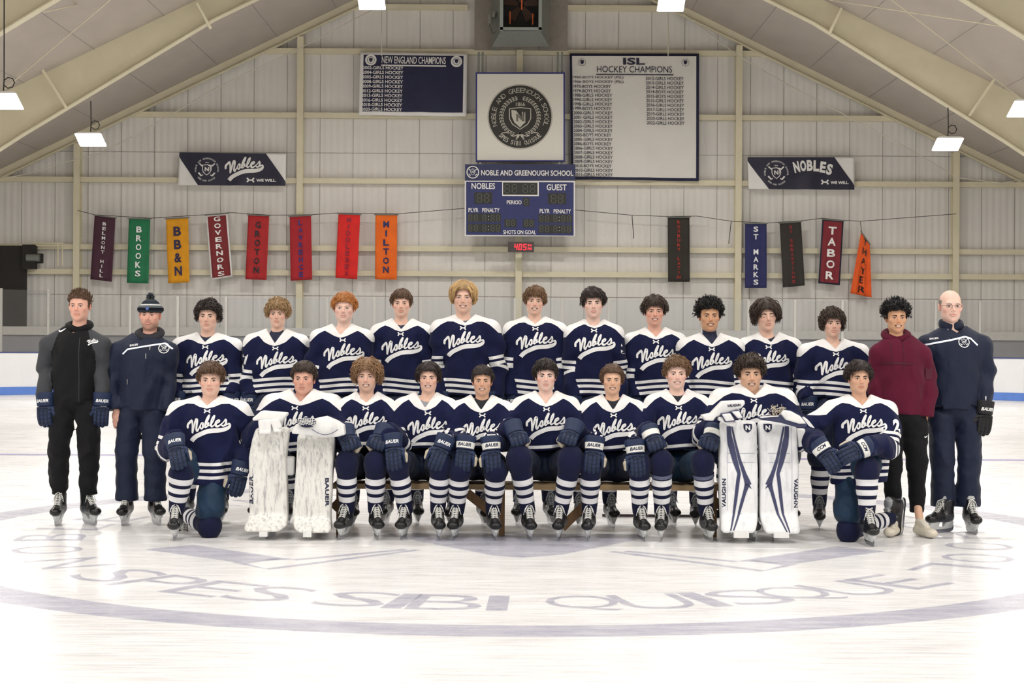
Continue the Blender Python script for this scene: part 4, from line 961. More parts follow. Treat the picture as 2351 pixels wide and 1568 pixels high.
        m = len(pts); paths.append(pts); ww = w0 * rs.uniform(.7, 1.3); rad.append([ww * (1 - (k / (m - 1)) ** 2 * .85) for k in range(m)])
        tn.append(hc * rs.uniform(.75, 1.28) * (V3(*p['top']) if p.get('top') is not None and q[2] > .07 else 1))
    if paths:
        Vt, Qt, Ct = tubes(paths, rad, 5, tn); Q = np.concatenate([Q, Qt + len(Vl)]); Vl = np.concatenate([Vl, Vt]); tint = np.concatenate([tint, Ct])
    Vw = Vl @ R_.T * hs + c
    return link('hair', mesh_np('hair', Vw, Q, m_hair, True, {'tint': np.clip(tint, 0, 1)}), t)
# ================================================================== equipment
NAVY = srgb(28, 36, 82); WHT = srgb(240, 240, 240); DKN = srgb(20, 30, 56)
m_jersey = attr_mat('jersey_knit', srgb(23, 28, 62), srgb(238, 238, 237))
m_sock = attr_mat('sock_knit', srgb(23, 27, 56), srgb(232, 232, 234))
m_pants = attr_mat('hockey_pants_nylon', srgb(18, 30, 56), srgb(18, 30, 56), .6, .3, spec=.3)
m_teal = attr_mat('hockey_pants_teal_navy', srgb(20, 48, 74), srgb(18, 30, 56), .6, .3, spec=.3)
m_track = attr_mat('track_jacket_black', srgb(22, 23, 25), srgb(66, 68, 72), .75, .3)
m_jnavy = attr_mat('team_jacket_navy', srgb(18, 28, 53), srgb(18, 28, 53), .6, .35, spec=.3)
m_black = attr_mat('trouser_black', srgb(22, 22, 25), srgb(22, 22, 25), .8, .4)
m_maroon = attr_mat('hoodie_maroon', srgb(90, 25, 48), srgb(90, 25, 48), .9, .3)
m_leather = vcol_mat('glove_leather', .55, 0, .35, .25, 60)
m_boot = vcol_mat('skate_boot_shell', .32, 0, .5)
m_lace = mat('lace_white', srgb(226, 226, 222), .8, noise=.03); m_lace2 = mat('lace_grey', srgb(150, 152, 156), .8)
m_hold = mat('blade_holder_white', srgb(206, 208, 208), .3, noise=.12, scale=20)
m_steel = mat('blade_steel', srgb(170, 172, 178), .25, metal=.9, noise=.05)
m_reflect = mat('reflective_tape', srgb(236, 244, 255), .3, emis=0, noise=0)
m_logo = mat('stitched_white', srgb(240, 240, 240), .8, noise=.03, scale=40)
m_navytext = mat('stitched_navy', srgb(30, 34, 66), .7)
PROTO = {}
def wmesh(name, prims, lo, hi, h, m, tintf=None, post=None, white=None):
    V, Q = surf(prims, lo, hi, h, post); at = {}
    if tintf is not None: at['tint'] = tintf(V)
    if white is not None: at['white'] = white(V)
    return mesh_np(name, V, Q, m, True, at), V, Q
def glove_proto(kind, cuff, palm, txt='BAUER'):
    key = ('glove', kind, cuff, palm, txt)
    if key in PROTO: return PROTO[key]
    pr = [cone((0, .002, .095), (0, 0, -.0), .077, .066, (1, 1.2, 1), .01), ell((0, .004, -.035), (.062, .032, .055), .012)]
    cur = {'open': (.12, .3, .42), 'fist': (.9, 1.35, 1.2)}[kind]
    for j, x in enumerate((-.05, -.0172, .0162, .049)):
        a = 0; q = V3(x * .86, -.022, -.012); ln = (.03, .032, .036, .033, .028) if j in (1, 2) else (.03, .03, .031, .03, .024)
        for c_, l_ in zip((-.05, .1) + cur, ln):
            a += c_; e = q + V3(x * .06, math.sin(a), -math.cos(a)) * l_; pr.append(cone(tuple(q + (e - q) * .12), tuple(q + (e - q) * .88), .0188, .0182, k=.0012)); q = e
    tq = ((.055, .0, -.02), (.082, .0, -.062), (.082, .012, -.098)) if kind == 'open' else ((.056, .0, -.02), (.07, .035, -.065), (.04, .06, -.085))
    pr += [cone(tq[0], tq[1], .028, .024, k=.006), cone(tq[1], tq[2], .0235, .02, k=.004)]
    pr += [fn_(lambda p: np.minimum(np.abs(p[:, 2] + .004) - .0022, 99) * 1.0 + np.clip((np.abs(p[:, 0]) - .2), 0, 1), .003, True)]
    pr += [fn_(lambda p: np.abs(p[:, 2] + .032 - .01 * np.cos(p[:, 0] * 30)) - .0014, .003, True)]
    def post(d, p): return np.maximum(d, p[:, 2] - .108)
    base = V3(*srgb(28, 41, 70)) if palm != 'black' else V3(*srgb(24, 24, 27)); wc = V3(*srgb(228, 228, 222))
    def tf(V):
        x, y, z = V.T; c = np.repeat(base[None], len(V), 0) * (1.15 + .25 * n3(V, 60, 2))[:, None]
        if cuff == 'white': c[(z > .012) & (z < .058)] = wc
        pc = {'cream': srgb(190, 180, 160), 'red': srgb(190, 30, 50), 'black': srgb(50, 50, 52)}[palm]
        c[(y > .026) & (z < 0)] = V3(*pc)
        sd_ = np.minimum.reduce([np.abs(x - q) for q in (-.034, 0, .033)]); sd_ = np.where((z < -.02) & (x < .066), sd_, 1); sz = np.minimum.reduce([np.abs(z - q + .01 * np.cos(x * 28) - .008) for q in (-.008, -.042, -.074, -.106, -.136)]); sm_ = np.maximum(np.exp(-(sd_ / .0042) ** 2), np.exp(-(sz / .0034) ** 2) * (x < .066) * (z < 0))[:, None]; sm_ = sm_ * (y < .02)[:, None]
        c = c * (1 - .78 * sm_)  # seam lines, plus crease shade between finger segments painted into the tint
        if palm == 'cream': c[(x > .088) & (z < -.03)] = V3(*pc)
        c[z > .1045] = base * .5
        return c
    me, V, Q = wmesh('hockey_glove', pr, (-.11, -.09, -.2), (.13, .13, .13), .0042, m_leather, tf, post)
    pj = Proj(V, Q); M = M2()
    M.text(txt, 0, .035 if cuff == 'white' else .04, .105 if txt == 'BAUER' else .08, .026, bold=.03, shear=.25)
    Vt = []; 
    for x, y in M.v:
        q = pj.cast((x * .95, -.3, y), (0, 1, 0), .0015); Vt.append(tuple(q) if q else (x, -.07, y))
    tm = mesh_np('cuff_lettering', Vt, M.f, m_navytext if cuff == 'white' else m_logo, True)
    L = M2()
    for x in (-.032, 0, .032): L.rib([(x, -.07, .0011), (x * 1.15, -.15, .0011)], cap=False)
    PROTO[key] = (me, tm); return PROTO[key]
def put_glove(t, wrist, f, b, thumb=1, kind='open', cuff='navy', palm='cream', text=True, txt='BAUER'):
    """wrist: world point; f: finger direction; b: direction the back of the hand faces"""
    Z = -Vector(f).normalized(); Y = -Vector(b); Y = (Y - Z * Y.dot(Z)).normalized(); X = Y.cross(Z)
    if X.x * thumb < 0: flip = -1
    else: flip = 1
    M = Matrix((( X.x * flip, Y.x, Z.x, wrist[0]), (X.y * flip, Y.y, Z.y, wrist[1]), (X.z * flip, Y.z, Z.z, wrist[2]), (0, 0, 0, 1)))
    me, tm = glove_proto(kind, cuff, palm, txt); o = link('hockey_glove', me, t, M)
    if text:
        if flip < 0:
            k = ('gt', kind, cuff, palm, txt)
            if k not in PROTO:
                m2 = tm.copy(); v = np.empty(len(m2.vertices) * 3, np.float32); m2.vertices.foreach_get('co', v); v[0::3] *= -1; m2.vertices.foreach_set('co', v); PROTO[k] = m2
            tm = PROTO[k]
        link('cuff_lettering', tm, o, sub=True)
    return o
def skate_proto(lace):
    key = ('skate', lace)
    if key in PROTO: return PROTO[key]
    pr = [cone((0, .075, .13), (0, -.09, .118), .045, .043, (1, 1, 1.05), .01), ell((0, -.115, .116), (.047, .052, .034), .012), cone((0, .062, .13), (0, .078, .235), .05, .05, (1.05, .85, 1), .025),
          ell((0, .095, .12), (.036, .034, .045), .015), cone((0, -.06, .145), (0, .03, .225), .026, .03, k=.02), ell((0, .02, .262), (.034, .014, .035), .008, rot=rotm(0, -.35, 0)),
          fn_(lambda p: np.maximum(np.abs(p[:, 0]) - .013, -(p[:, 2] - .16 - (p[:, 1] + .05) * .9)), .006, True) if False else ell((0, .09, .27), (.03, .02, .03), .008)]
    def post(d, p): return np.maximum(d, .084 - p[:, 2])
    def tf(V):
        x, y, z = V.T; c = np.repeat(V3(*srgb(26, 27, 31))[None], len(V), 0); c[(y < -.085)] = V3(*srgb(18, 18, 20))
        c[(y > .0) & (z < .15) & (np.abs(x) > .035)] = V3(*srgb(58, 60, 66)); c[(z < .092)] = V3(*srgb(12, 12, 14)); c[z > .265] = V3(*srgb(150, 152, 156)); return c
    me, V, Q = wmesh('skate', pr, (-.07, -.18, .07), (.07, .15, .31), .0052, m_boot, tf, post)
    mb = MB(); pj = Proj(V, Q); pts = []
    for i in range(9):
        yy = -.062 + i * .0125; zz = .15 + i * .0115
        for s_ in (1, -1):
            path = []
            for k in range(7):
                u = k / 6; x = s_ * (-.025 + .05 * u); y0 = yy + .0115 * u; q = pj.cast((x, y0 - .12, zz + .0105 * u + .133), (0, .68, -.75), .0022)
                path.append(tuple(q) if q else None)
            path = [q for q in path if q]
            if len(path) > 2: mb.tube(path, .0028, 5)
    for s_ in (-1, 1): mb.tube([(0, -.002, .262), (s_ * .022, -.016, .25), (s_ * .034, -.02, .215), (s_ * .024, -.03, .2), (s_ * .006, -.016, .24)], .0026, 5); mb.tube([(0, -.0, .262), (s_ * .03, -.01, .235), (s_ * .045, -.02, .185)], .0026, 5)
    lm = mesh_np('laces', mb.v, mb.f, lace, True)
    def prof(pts):
        m = MB()
        for (y, zt, zb, wt, wb), (y2, zt2, zb2, wt2, wb2) in zip(pts[:-1], pts[1:]):
            m.hexa([(-wb, y, zb), (wb, y, zb), (wb2, y2, zb2), (-wb2, y2, zb2), (-wt, y, zt), (wt, y, zt), (wt2, y2, zt2), (-wt2, y2, zt2)])
        return m
    h = prof([(-.135, .088, .062, .014, .007), (-.11, .09, .032, .03, .0055), (-.075, .09, .03, .034, .0055), (-.045, .088, .03, .026, .0055), (-.035, .05, .03, .0075, .0055), (.02, .046, .03, .0065, .0055), (.04, .088, .03, .022, .0055), (.075, .09, .03, .031, .0055), (.11, .088, .032, .028, .0055), (.135, .08, .05, .012, .006)])
    hm = mesh_np('blade_holder', h.v, h.f, m_hold, False)
    b = prof([(-.15, .05, .03, .0016, .0016), (-.135, .045, .008, .0016, .0016), (-.1, .034, .0, .0016, .0016), (.1, .034, .0, .0016, .0016), (.135, .05, .012, .0016, .0016), (.145, .055, .03, .0016, .0016)])
    bm = mesh_np('blade', b.v, b.f, m_steel, False)
    PROTO[key] = (me, lm, hm, bm); return PROTO[key]
def put_skate(t, ankle, yaw, lace=None, M=None):
    me, lm, hm, bm = skate_proto(lace or m_lace)
    if M is None: M = Matrix.Translation((ankle[0], ankle[1], 0)) @ Matrix.Rotation(yaw, 4, 'Z') @ Matrix.Translation((0, -.07, 0))
    o = link('skate', me, t, M); link('laces', lm, o, sub=True); link('blade_holder', hm, o, sub=True); link('blade', bm, o, sub=True); return o
def bbox(pts, pad): a = np.array([tuple(p) for p in pts]); return a.min(0) - pad, a.max(0) + pad
def sock(t, knee, ankle, striped=True, rk=.082, rc=.072, ra=.056, tape=False, name='hockey_sock', kneecap=True):
    knee, ankle = Vector(knee), Vector(ankle); ax = (knee - ankle); L = ax.length; ax.normalize()
    mid = ankle + ax * L * .55
    pr = [cone(knee - ax * .02, mid, rk, rc, k=.03), cone(mid, ankle, rc, ra, k=.03)]
    if kneecap: pr.insert(0, ell(knee + Vector((0, -.012, .0)), (rk * 1.06, rk * 1.1, rk * 1.25), .03))
    an, axn = V3(*ankle), V3(*ax)
    cut = fn_(lambda p: -((p - an) @ axn) - .01, .004)
    pr = pr + []
    def post(d, p): return np.maximum(d, -((p - an) @ axn) - .03) + .0022 * n3(p, 40, 4)
    def white(V):
        s = (V - an) @ axn
        if not striped: return -np.ones(len(V))
        w = -np.ones(len(V))
        for c_, h_ in ((.25, .0235), (.175, .021), (.103, .0225)): w = np.maximum(w, np.minimum(h_ - np.abs(s - c_), .02))
        return w
    lo, hi = bbox([knee, ankle], .13)
    me, V, Q = wmesh(name, pr, lo, hi, .0085, m_sock, None, post, white); o = link(name, me, t)
    if tape:
        c_ = ankle + ax * .30; V_ = []; n = 20; u = ax.cross(Vector((0, 1, 0))).normalized(); w = ax.cross(u)
        for zz, rr in ((-.014, rc + .01), (.014, rc + .011)):
            for k in range(n): a = 2 * math.pi * k / n; V_.append(c_ + ax * zz + (u * math.cos(a) + w * math.sin(a)) * (rr + .001 * math.sin(5 * a)))
        link('sock_tape', mesh_np('sock_tape', [tuple(v) for v in V_], [(k, (k + 1) % n, n + (k + 1) % n, n + k) for k in range(n)], mat('clear_tape', srgb(92, 96, 122), .25, noise=.25, scale=60), True), o, sub=True)
    return o
def pants(t, hips, legs, m, r0=.12, name='hockey_pants', h=.013, wr=.007, pelvis=(.17, .12, .12), lower=None, cuts=None, k=.035):
    """hips: centre; legs: list of point chains with radii"""
    pr = [ell(hips, pelvis, .05)]; pts = [hips]
    for ch in legs:
        for (a, ra), (b, rb) in zip(ch[:-1], ch[1:]): pr.append(cone(a, b, ra, rb, k=k)); pts += [a, b]
    lo, hi = bbox(pts, .2)
    def post(d, p):
        d = d + ridge(p * V3(.8, 1, 1.5), 20, 13, wr * .9) + wr * n3(p * V3(.7, 1, 1.6), 26, 7) + wr * .5 * n3(p, 60, 8)
        if lower is not None: d = np.maximum(d, lower - p[:, 2])
        if cuts:
            for q, nv in cuts:
                q, nv = V3(*q), V3(*nv); near = np.linalg.norm(p - q, axis=1) < .2; d = np.where(near, np.maximum(d, (p - q) @ nv), d)
        return d
    me, V, Q = wmesh(name, pr, lo, hi, h, m, None, post, lambda V: -np.ones(len(V))); return link(name, me, t), V, Q
def ik(a, c, l1, l2, pole):
    a, c, pole = Vector(a), Vector(c), Vector(pole); d = c - a; L = d.length
    if L > (l1 + l2) * .985: k = L / ((l1 + l2) * .985); l1 *= k; l2 *= k
    x = (l1 * l1 - l2 * l2 + L * L) / (2 * L); h = math.sqrt(max(0, l1 * l1 - x * x)); u = d.normalized(); w = (pole - u * pole.dot(u)).normalized()
    return a + u * x + w * h
YX = [0, .05, .09, .14, .19, .235, .26, .31]; YZ = [-.108, -.092, -.068, -.06, -.085, -.125, -.15, -.155]
def top(t, xc, yc, zt, zv, hw, hem, arms, kind='jersey', m=None, ar=(.084, .08, .07), tr=.2, hemr=None, hemst=(.035, .08, .125), lean=0, sd=.125, h=.0105, vneck=True, wr=.011, depth=1.6, name='jersey', seed=0):
    """jersey or jacket. arms: list of (side, elbow, wrist)"""
    sx = hw - ar[0]; hemr = hemr or tr * 1.03; hx, hy = xc, yc + lean
    S3 = (1, depth, 1)
    chest = [cone((xc, yc, zt - .22), (hx, hy, hem + .02), tr, hemr, S3, .03), cone((xc, yc + .01, zt - .3), (xc, yc, zt - .15), tr * .8, tr * .72, (1, 1.35, 1), .05)]
    sh = [cone((xc + s_ * .072, yc + .015, zt - .047), (xc + s_ * sx, yc + .01, zt - sd), .046, ar[0] * .98, k=.045) for s_ in (-1, 1)]
    ap = []; chains = []
    for s_, el, wr_ in arms:
        a = (xc + s_ * sx, yc + .01, zt - sd); ap += [cone(a, el, ar[0], ar[1], k=.014), cone(el, wr_, ar[1], ar[2], k=.016)]; chains.append((V3(*a), V3(*el), V3(*wr_), s_))
    prs = chest + sh + ap; sl = max((zt - zv) / .078, .3)
    def post(d, p):
        x = p[:, 0] - xc; y = p[:, 1] - yc; z = p[:, 2]
        f1 = wr * np.sin(x * 38 + 3 * np.sin(z * 7 + seed) + seed) * np.clip((zt - .3 - z) * 3, 0, 1) * (np.abs(x) < .3) + wr * .9 * n3(p * V3(1, 1, .8), 22, seed + 3) + wr * .45 * n3(p, 48, seed + 5)
        f1 = f1 + wr * 1.2 * np.sin((np.abs(x) * 26 + z * 20) + seed + 2 * np.sin(z * 5)) * np.clip(1 - np.abs(z - zt + .36) * 4, 0, 1) * np.clip(np.abs(x) * 6, 0, 1)
        f1 = f1 + ridge(p * V3(1.25, 1, .55), 15, seed + 9, wr) + ridge(p @ np.array(((.8, 0, .6), (0, 1, 0), (-.3, 0, .4)), np.float32), 20, seed + 11, wr * .6)
        d = d + f1 * np.clip((zt - .06 - z) * 6, .15, 1)
        if vneck:
            ax_ = np.abs(x); vz = np.where(y < .02, zv + sl * ax_ ** 1.0 - .0, zt - .03)
            cut = np.maximum((vz - z) * .6, np.sqrt(x * x + (y - .01) ** 2 * .4) - .082); d = np.maximum(d, -cut)
        d = np.maximum(d, (hem + .012 * np.sin(x * 9 + seed) - z) * .9)
        for a, e, w, s_ in chains:
            v = w - e; v = v / np.linalg.norm(v); q = (p - w) @ v; near = np.linalg.norm(p - w, axis=1) < .14; d = np.where(near, np.maximum(d, q - .012), d)
        return d
    def white(V):
        x = np.abs(V[:, 0] - xc); z = V[:, 2]; dt = evalf(chest, V); da = evalf(ap, V) if ap else dt + 1
        arm = da < dt; w = -np.ones(len(V)) * .03
        if kind == 'jersey':
            ks = hw / .275; vz_ = zv - zt; yz_ = [vz_ - .02, vz_ - .006, vz_ + .014] + YZ[3:]; w = np.maximum(w, np.clip(z - zt - np.interp(x / ks, YX, yz_), -.03, .03))
            w = np.where(da < dt - .014, w, np.maximum(w, np.max([.012 - np.abs(z - hem - c_ - .012 * np.sin((V[:, 0] - xc) * 9 + seed)) for c_ in hemst] + [np.full(len(V), -.03)], 0)))
            for a, e, wv, s_ in chains:
                L1 = np.linalg.norm(e - a); u1 = (e - a) / L1; L2 = np.linalg.norm(wv - e); u2 = (wv - e) / L2
                s1 = (V - a) @ u1; s2 = L1 + (V - e) @ u2; d1 = np.linalg.norm(V - a - np.clip(s1, 0, L1)[:, None] * u1, axis=1); d2 = np.linalg.norm(V - e - np.clip(s2 - L1, 0, L2)[:, None] * u2, axis=1)
                s = np.where(d1 < d2, s1, s2); mine = arm & (np.minimum(d1, d2) < .13) & (s > .1)
                for c_ in (.225, .27, .315): w = np.where(mine, np.maximum(w, .0125 - np.abs(s - c_ * (1 if L1 > .22 else .85))), w)
        elif kind == 'raglan':
            w = np.clip(np.where(arm, .02, -.02) , -.03, .03); w = np.where((z > zt - .2) & ~arm, np.clip((x - .1 - (zt - z) * .35), -.03, .03), w)
        return w
    lo, hi = bbox([(xc - hw, yc - .2, hem - .02), (xc + hw, yc + .2, zt + .02)] + [p for c_ in chains for p in c_[:3]], .11)
    me, V, Q = wmesh(name, prs, lo, hi, h, m or m_jersey, None, post, white); o = link(name, me, t)
    return o, Proj(V, Q)
def arms_mesh(t, pts, sk):
    pass
# ================================================================== THE PEOPLE
HC = dict(dark=srgb(44, 34, 30), black=srgb(26, 24, 26), brown=srgb(92, 68, 50), dbrown=srgb(58, 44, 36), blond=srgb(186, 152, 104), ginger=srgb(176, 112, 56), curlyb=srgb(158, 128, 90), lbrown=srgb(112, 84, 58))
def mkhead(t, d, D, zt, xc):
    """d: dict with face x, chin y, hair top y"""
    ppm = F / D; hs = ((d['chin'] - d['top']) / ppm - d.get('hadd', .03)) / .236; hs = max(.92, min(1.1, hs))
    ch = P(d['x'], d['chin'], D - .06); c = V3(ch.x, D - .015, ch.z + .117 * hs)
    R_ = rotm(d.get('yaw', 0), d.get('pitch', 0), d.get('roll', 0))
    p = dict(d); p['nb'] = (xc, D, zt); p['hair'] = HC[d['hair']] if isinstance(d['hair'], str) else d['hair']
    if isinstance(d.get('top_'), tuple): p['top'] = d['top_']
    else: p['top'] = None
    pj, tw = head(t, c, hs, R_, d.get('skin', 'fair'), p)
    if d.get('style') != 'none': hair(t, c, hs, R_, p)
    return c, hs, R_, pj, tw
def chest_art(t, jo, pj, xc, D, zv, mark=True, dx=0, roll=0):
    c, s = math.cos(roll), math.sin(roll); Rv, Uv = (c, 0, s), (-s, 0, c)
    M = nobles_mark(M2(), .012 + dx, -.165, 1.0)
    if mark: pj.put(M, 'chest_lettering', (xc, D - .7, zv), Rv, Uv, (0, 1, 0), m_logo, t, .004)
    M = ua_mark(M2(), .004, -.038, .043); pj.put(M, 'chest_emblem', (xc, D - .7, zv), Rv, Uv, (0, 1, 0), m_logo, t, .004)
def sleeve_num(t, pj, at, txt, w=.1, h=.1, roll=0):
    c, s = math.cos(roll), math.sin(roll)
    pj.put(M2().text(txt, 0, 0, w, h, bold=.06), 'sleeve_number', (at[0], at[1] - .6, at[2]), (c, 0, s), (-s, 0, c), (0, 1, 0), m_logo, t, .004)
PE = 'person'
def back_player(d):
    D = d.get('D', 14.15); ppm = F / D; col = d.get('col', d['chin'] + 2); vb = d.get('vb', col + 24)
    xl, xr = d['sh']; xc = P((xl + xr) / 2, 800, D).x + d.get('dx', 0); hw = (xr - xl) / 2 / ppm; zt = P(d['x'], col, D).z; zv = P(d['x'], vb, D - .1).z
    base = (xc, D, 0); t = empty('person', base, d['label'], PE, 'players standing in the back row')
    jx = P(d['x'], 700, D).x
    c, hs, R_, pj, tw = mkhead(t, d, D, zt, jx)
    hem = d.get('hem', 1.04); el = []; 
    for s_ in (-1, 1):
        e = (xc + s_ * (hw - .056), D + .02, zt - .42); w = (xc + s_ * (hw - .072 + d.get('wo', 0)), D - .05, max(1.03, zt - .66)); el.append((s_, e, w))
    jo, jp = top(t, jx * .6 + xc * .4, D, zt, zv, hw, hem, el, tr=min(.185, hw * .68), hemr=min(.2, hw * .72), ar=(.08, .07, .062), seed=int(d['x']) % 17)
    chest_art(t, jo, jp, jx, D, zv, roll=d.get('jr', 0))
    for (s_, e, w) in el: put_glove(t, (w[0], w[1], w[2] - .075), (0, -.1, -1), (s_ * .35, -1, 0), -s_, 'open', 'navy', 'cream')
    k = []
    for s_ in (-1, 1):
        kn = (xc + s_ * .115, D - .03, .56); an = (xc + s_ * d.get('st', .118), D + .0, .2); k.append((kn, an, s_))
        sock(t, kn, an, True, .075, .07, .056, kneecap=False); put_skate(t, (an[0], an[1]), s_ * .15, m_lace2)
    pants(t, (xc, D, .98), [[((xc + s_ * .1, D, .92), .115), ((xc + s_ * .115, D - .02, .56), .1)] for s_ in (-1, 1)], m_pants, lower=.5)
    for s_, px, py, tx in d.get('num', []): q = P(px, py, D - .1); sleeve_num(t, jp, q, tx, .08 if len(tx) > 1 else .055, .085)
    return t
def front_player(d):
    D = d.get('D', 13.40); ppm = F / D; col = d.get('col', d['chin'] - 2); vb = d.get('vb', col + 28)
    xl, xr = d['sh']; xc = P((xl + xr) / 2, 950, D).x; hw = (xr - xl) / 2 / ppm; zt = P(d['x'], col, D).z; zv = P(d['x'], vb, D - .1).z; jx = P(d['x'], 900, D).x
    t = empty('person', (xc, D, 0), d['label'], PE, 'players seated on the bench')
    mkhead(t, d, D, zt, jx)
    sx = hw - .084; el = []; ws = []
    for s_, (gx, gy, gD, kind, cuff, f, b) in zip((-1, 1), d['gl']):
        wq = P(gx, gy, gD); sp = (jx * .5 + xc * .5 + s_ * sx, D, zt - .125); fv = Vector(f).normalized(); wend = wq - fv * .075
        e = ik(sp, wend, .31, .27, (s_ * .45, .8, -.7)); el.append((s_, tuple(e), tuple(wend))); ws.append((s_, wq, f, b, kind, cuff))
    jo, jp = top(t, jx * .5 + xc * .5, D, zt, zv, hw, d.get('hem', .66), el, tr=min(.185, hw * .72), hemst=(.03,), lean=.02, seed=int(d['x']) % 17, hemr=.185, ar=(.08, .072, .064))
    chest_art(t, jo, jp, jx, D, zv, mark=True, roll=d.get('jr', 0), dx=d.get('ldx', 0))
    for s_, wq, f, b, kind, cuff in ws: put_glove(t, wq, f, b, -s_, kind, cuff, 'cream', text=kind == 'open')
    legs = []
    for s_, (kx, ky, ax, ay) in zip((-1, 1), d['lg']):
        kn = P(kx, ky, 13.05); an = P(ax, ay, 13.17); an.z = .21; yaw = (1 if s_ > 0 else -1) * d.get('toe', .12)
        sock(t, kn, an, True, d.get('rk', .08), .07, .057, tape=d.get('tape', False)); put_skate(t, (an.x, an.y), yaw)
        legs.append([((xc + s_ * .1, 13.52, .52), .115), ((kn.x, kn.y + .1, kn.z - .005), .092)])
    pants(t, (xc, 13.52, .535), legs, d.get('pm', m_pants), pelvis=(.18, .13, .125))
    for px, py, tx in d.get('num', []): q = P(px, py, D - .1); sleeve_num(t, jp, q, tx, .1 if len(tx) > 1 else .055, .1, roll=d.get('nr', 0))
    return t
# ---- back row
BK = [
 dict(x=476, chin=760, top=684, sh=(391, 555), hair='dark', style='curl', skin='fair', vol=.032, sv=.02, amp=.008, freq=110, n=620, len=.05, curl=1.0, w=.0046, flow='curl', lift=.9, hl=.058, fringe=.05, side=-.035, nape=-.07, longside=1, hadd=.035, seed=3, under=srgb(24, 32, 60), uh=.012, D=14.2, num=[(-1, 394, 838, '19')], st=.14, label='player with dark curly hair standing behind the kneeling player at left', browd=.6),
 dict(x=636, chin=752, top=683, sh=(556, 708), hair='curlyb', style='curl', skin='fair', vol=.034, sv=.022, amp=.009, freq=100, n=620, len=.055, curl=1.0, w=.005, flow='curl', lift=.9, hl=.052, fringe=.038, side=-.02, nape=-.06, hadd=.035, seed=5, under=srgb(24, 32, 60), uh=.022, vb=789, jaw=.92, num=[(-1, 558, 826, '17')], label='player with blond curly hair, standing behind the dark kneeling row at left', browd=.45),
 dict(x=789, chin=740, top=667, sh=(704, 852), hair='ginger', style='short', skin='pale', vol=.026, sv=.013, n=420, len=.055, w=.0045, flow='part', hl=.056, fringe=.05, side=-.012, lift=.5, seed=7, face=1.07, jaw=1.12, browd=.9, brow=.0024, iris=(.12, .16, .22), blush=.8, vb=770, label='red haired player standing in the back row'),
 dict(x=921, chin=728, top=659, sh=(852, 998), hair='brown', style='short', vol=.024, sv=.012, n=420, len=.06, w=.004, flow='side', dir=-1, hl=.056, fringe=.04, side=-.01, seed=9, under=srgb(40, 44, 70), uh=-.005, browd=.5, label='player with short brown side swept hair standing between the red haired and long blond ones', num=[(-1, 846, 795, '8')], vb=756),
 dict(x=1063, chin=719, top=640, sh=(996, 1157), hair='blond', style='long', skin='fair', vol=.026, sv=.02, n=520, len=.19, w=.005, flow='part', part=.012, hl=.066, fringe=.058, side=-.055, nape=-.09, longside=1, flip=1, smile=1, seed=11, under=srgb(100, 104, 116), uh=.0, browd=.38, vb=742, iris=(.1, .14, .2), label='tall player with long blond hair, tallest in the middle of the back row'),
 dict(x=1228, chin=723, top=653, sh=(1155, 1303), hair='lbrown', style='wavy', vol=.028, sv=.016, n=480, len=.06, curl=.5, w=.0048, flow='fwd', hl=.05, fringe=.032, side=-.02, nape=-.07, smile=1, seed=13, browd=.6, roll=.05, label='smiling player with wavy brown fringe standing just right of the tall blond one', vb=744),
 dict(x=1362, chin=730, top=656, sh=(1299, 1437), hair='dark', style='messy', skin='pale', vol=.03, sv=.014, n=460, len=.065, curl=.25, w=.0045, flow='side', dir=1, hl=.056, fringe=.042, side=-.012, seed=15, browd=.6, brow=.0046, blush=.35, label='serious player with messy dark brown hair, standing right of centre', num=[(1, 1434, 800, '3')], vb=748, roll=-.04),
 dict(x=1503, chin=748, top=675, sh=(1434, 1580), hair='dbrown', style='thick', skin='ruddy', vol=.032, sv=.016, n=480, len=.065, curl=.3, w=.005, flow='part', part=-.03, hl=.052, fringe=.038, side=-.02, smile=1, seed=17, browd=.7, blush=.9, label='smiling player with thick brown hair standing left of the short black haired one', vb=774),
 dict(x=1630, chin=761, top=683, sh=(1556, 1713), hair='black', style='afro', skin='brown', vol=.036, sv=.012, amp=.008, freq=140, n=620, len=.03, curl=1.0, w=.0042, flow='up', lift=1.1, hl=.062, fringe=.055, side=-.008, nape=-.04, smile=1, seed=19, under=srgb(24, 30, 60), uh=.06, browd=.7, blush=.2, vb=791, label='smiling player with short curly black hair and dark undershirt'),
 dict(x=1760, chin=760, top=683, sh=(1703, 1852), hair='dbrown', style='long', vol=.034, sv=.026, n=560, len=.14, curl=.35, w=.0052, flow='part', part=-.008, hl=.056, fringe=.036, side=-.045, nape=-.09, longside=1, seed=21, closed=1, under=srgb(24, 30, 60), uh=.0, browd=.6, roll=-.07, yaw=.05, label='player with closed eyes and shaggy dark hair in the back row', vb=786, blush=.5),
 dict(x=1913, chin=774, top=703, sh=(1834, 2000), D=13.98, hair='dbrown', style='shaggy', vol=.032, sv=.026, n=560, len=.085, curl=.6, w=.0052, flow='fwd', hl=.052, fringe=.034, side=-.045, nape=-.09, longside=1, seed=23, smile=.3, browd=.5, label='player with shaggy brown hair, rightmost jersey in the back row', vb=802),
]
for i_, d in enumerate(BK):
    d.setdefault('D', 14.15 + (.05 if i_ % 2 else -.05)); back_player(d)
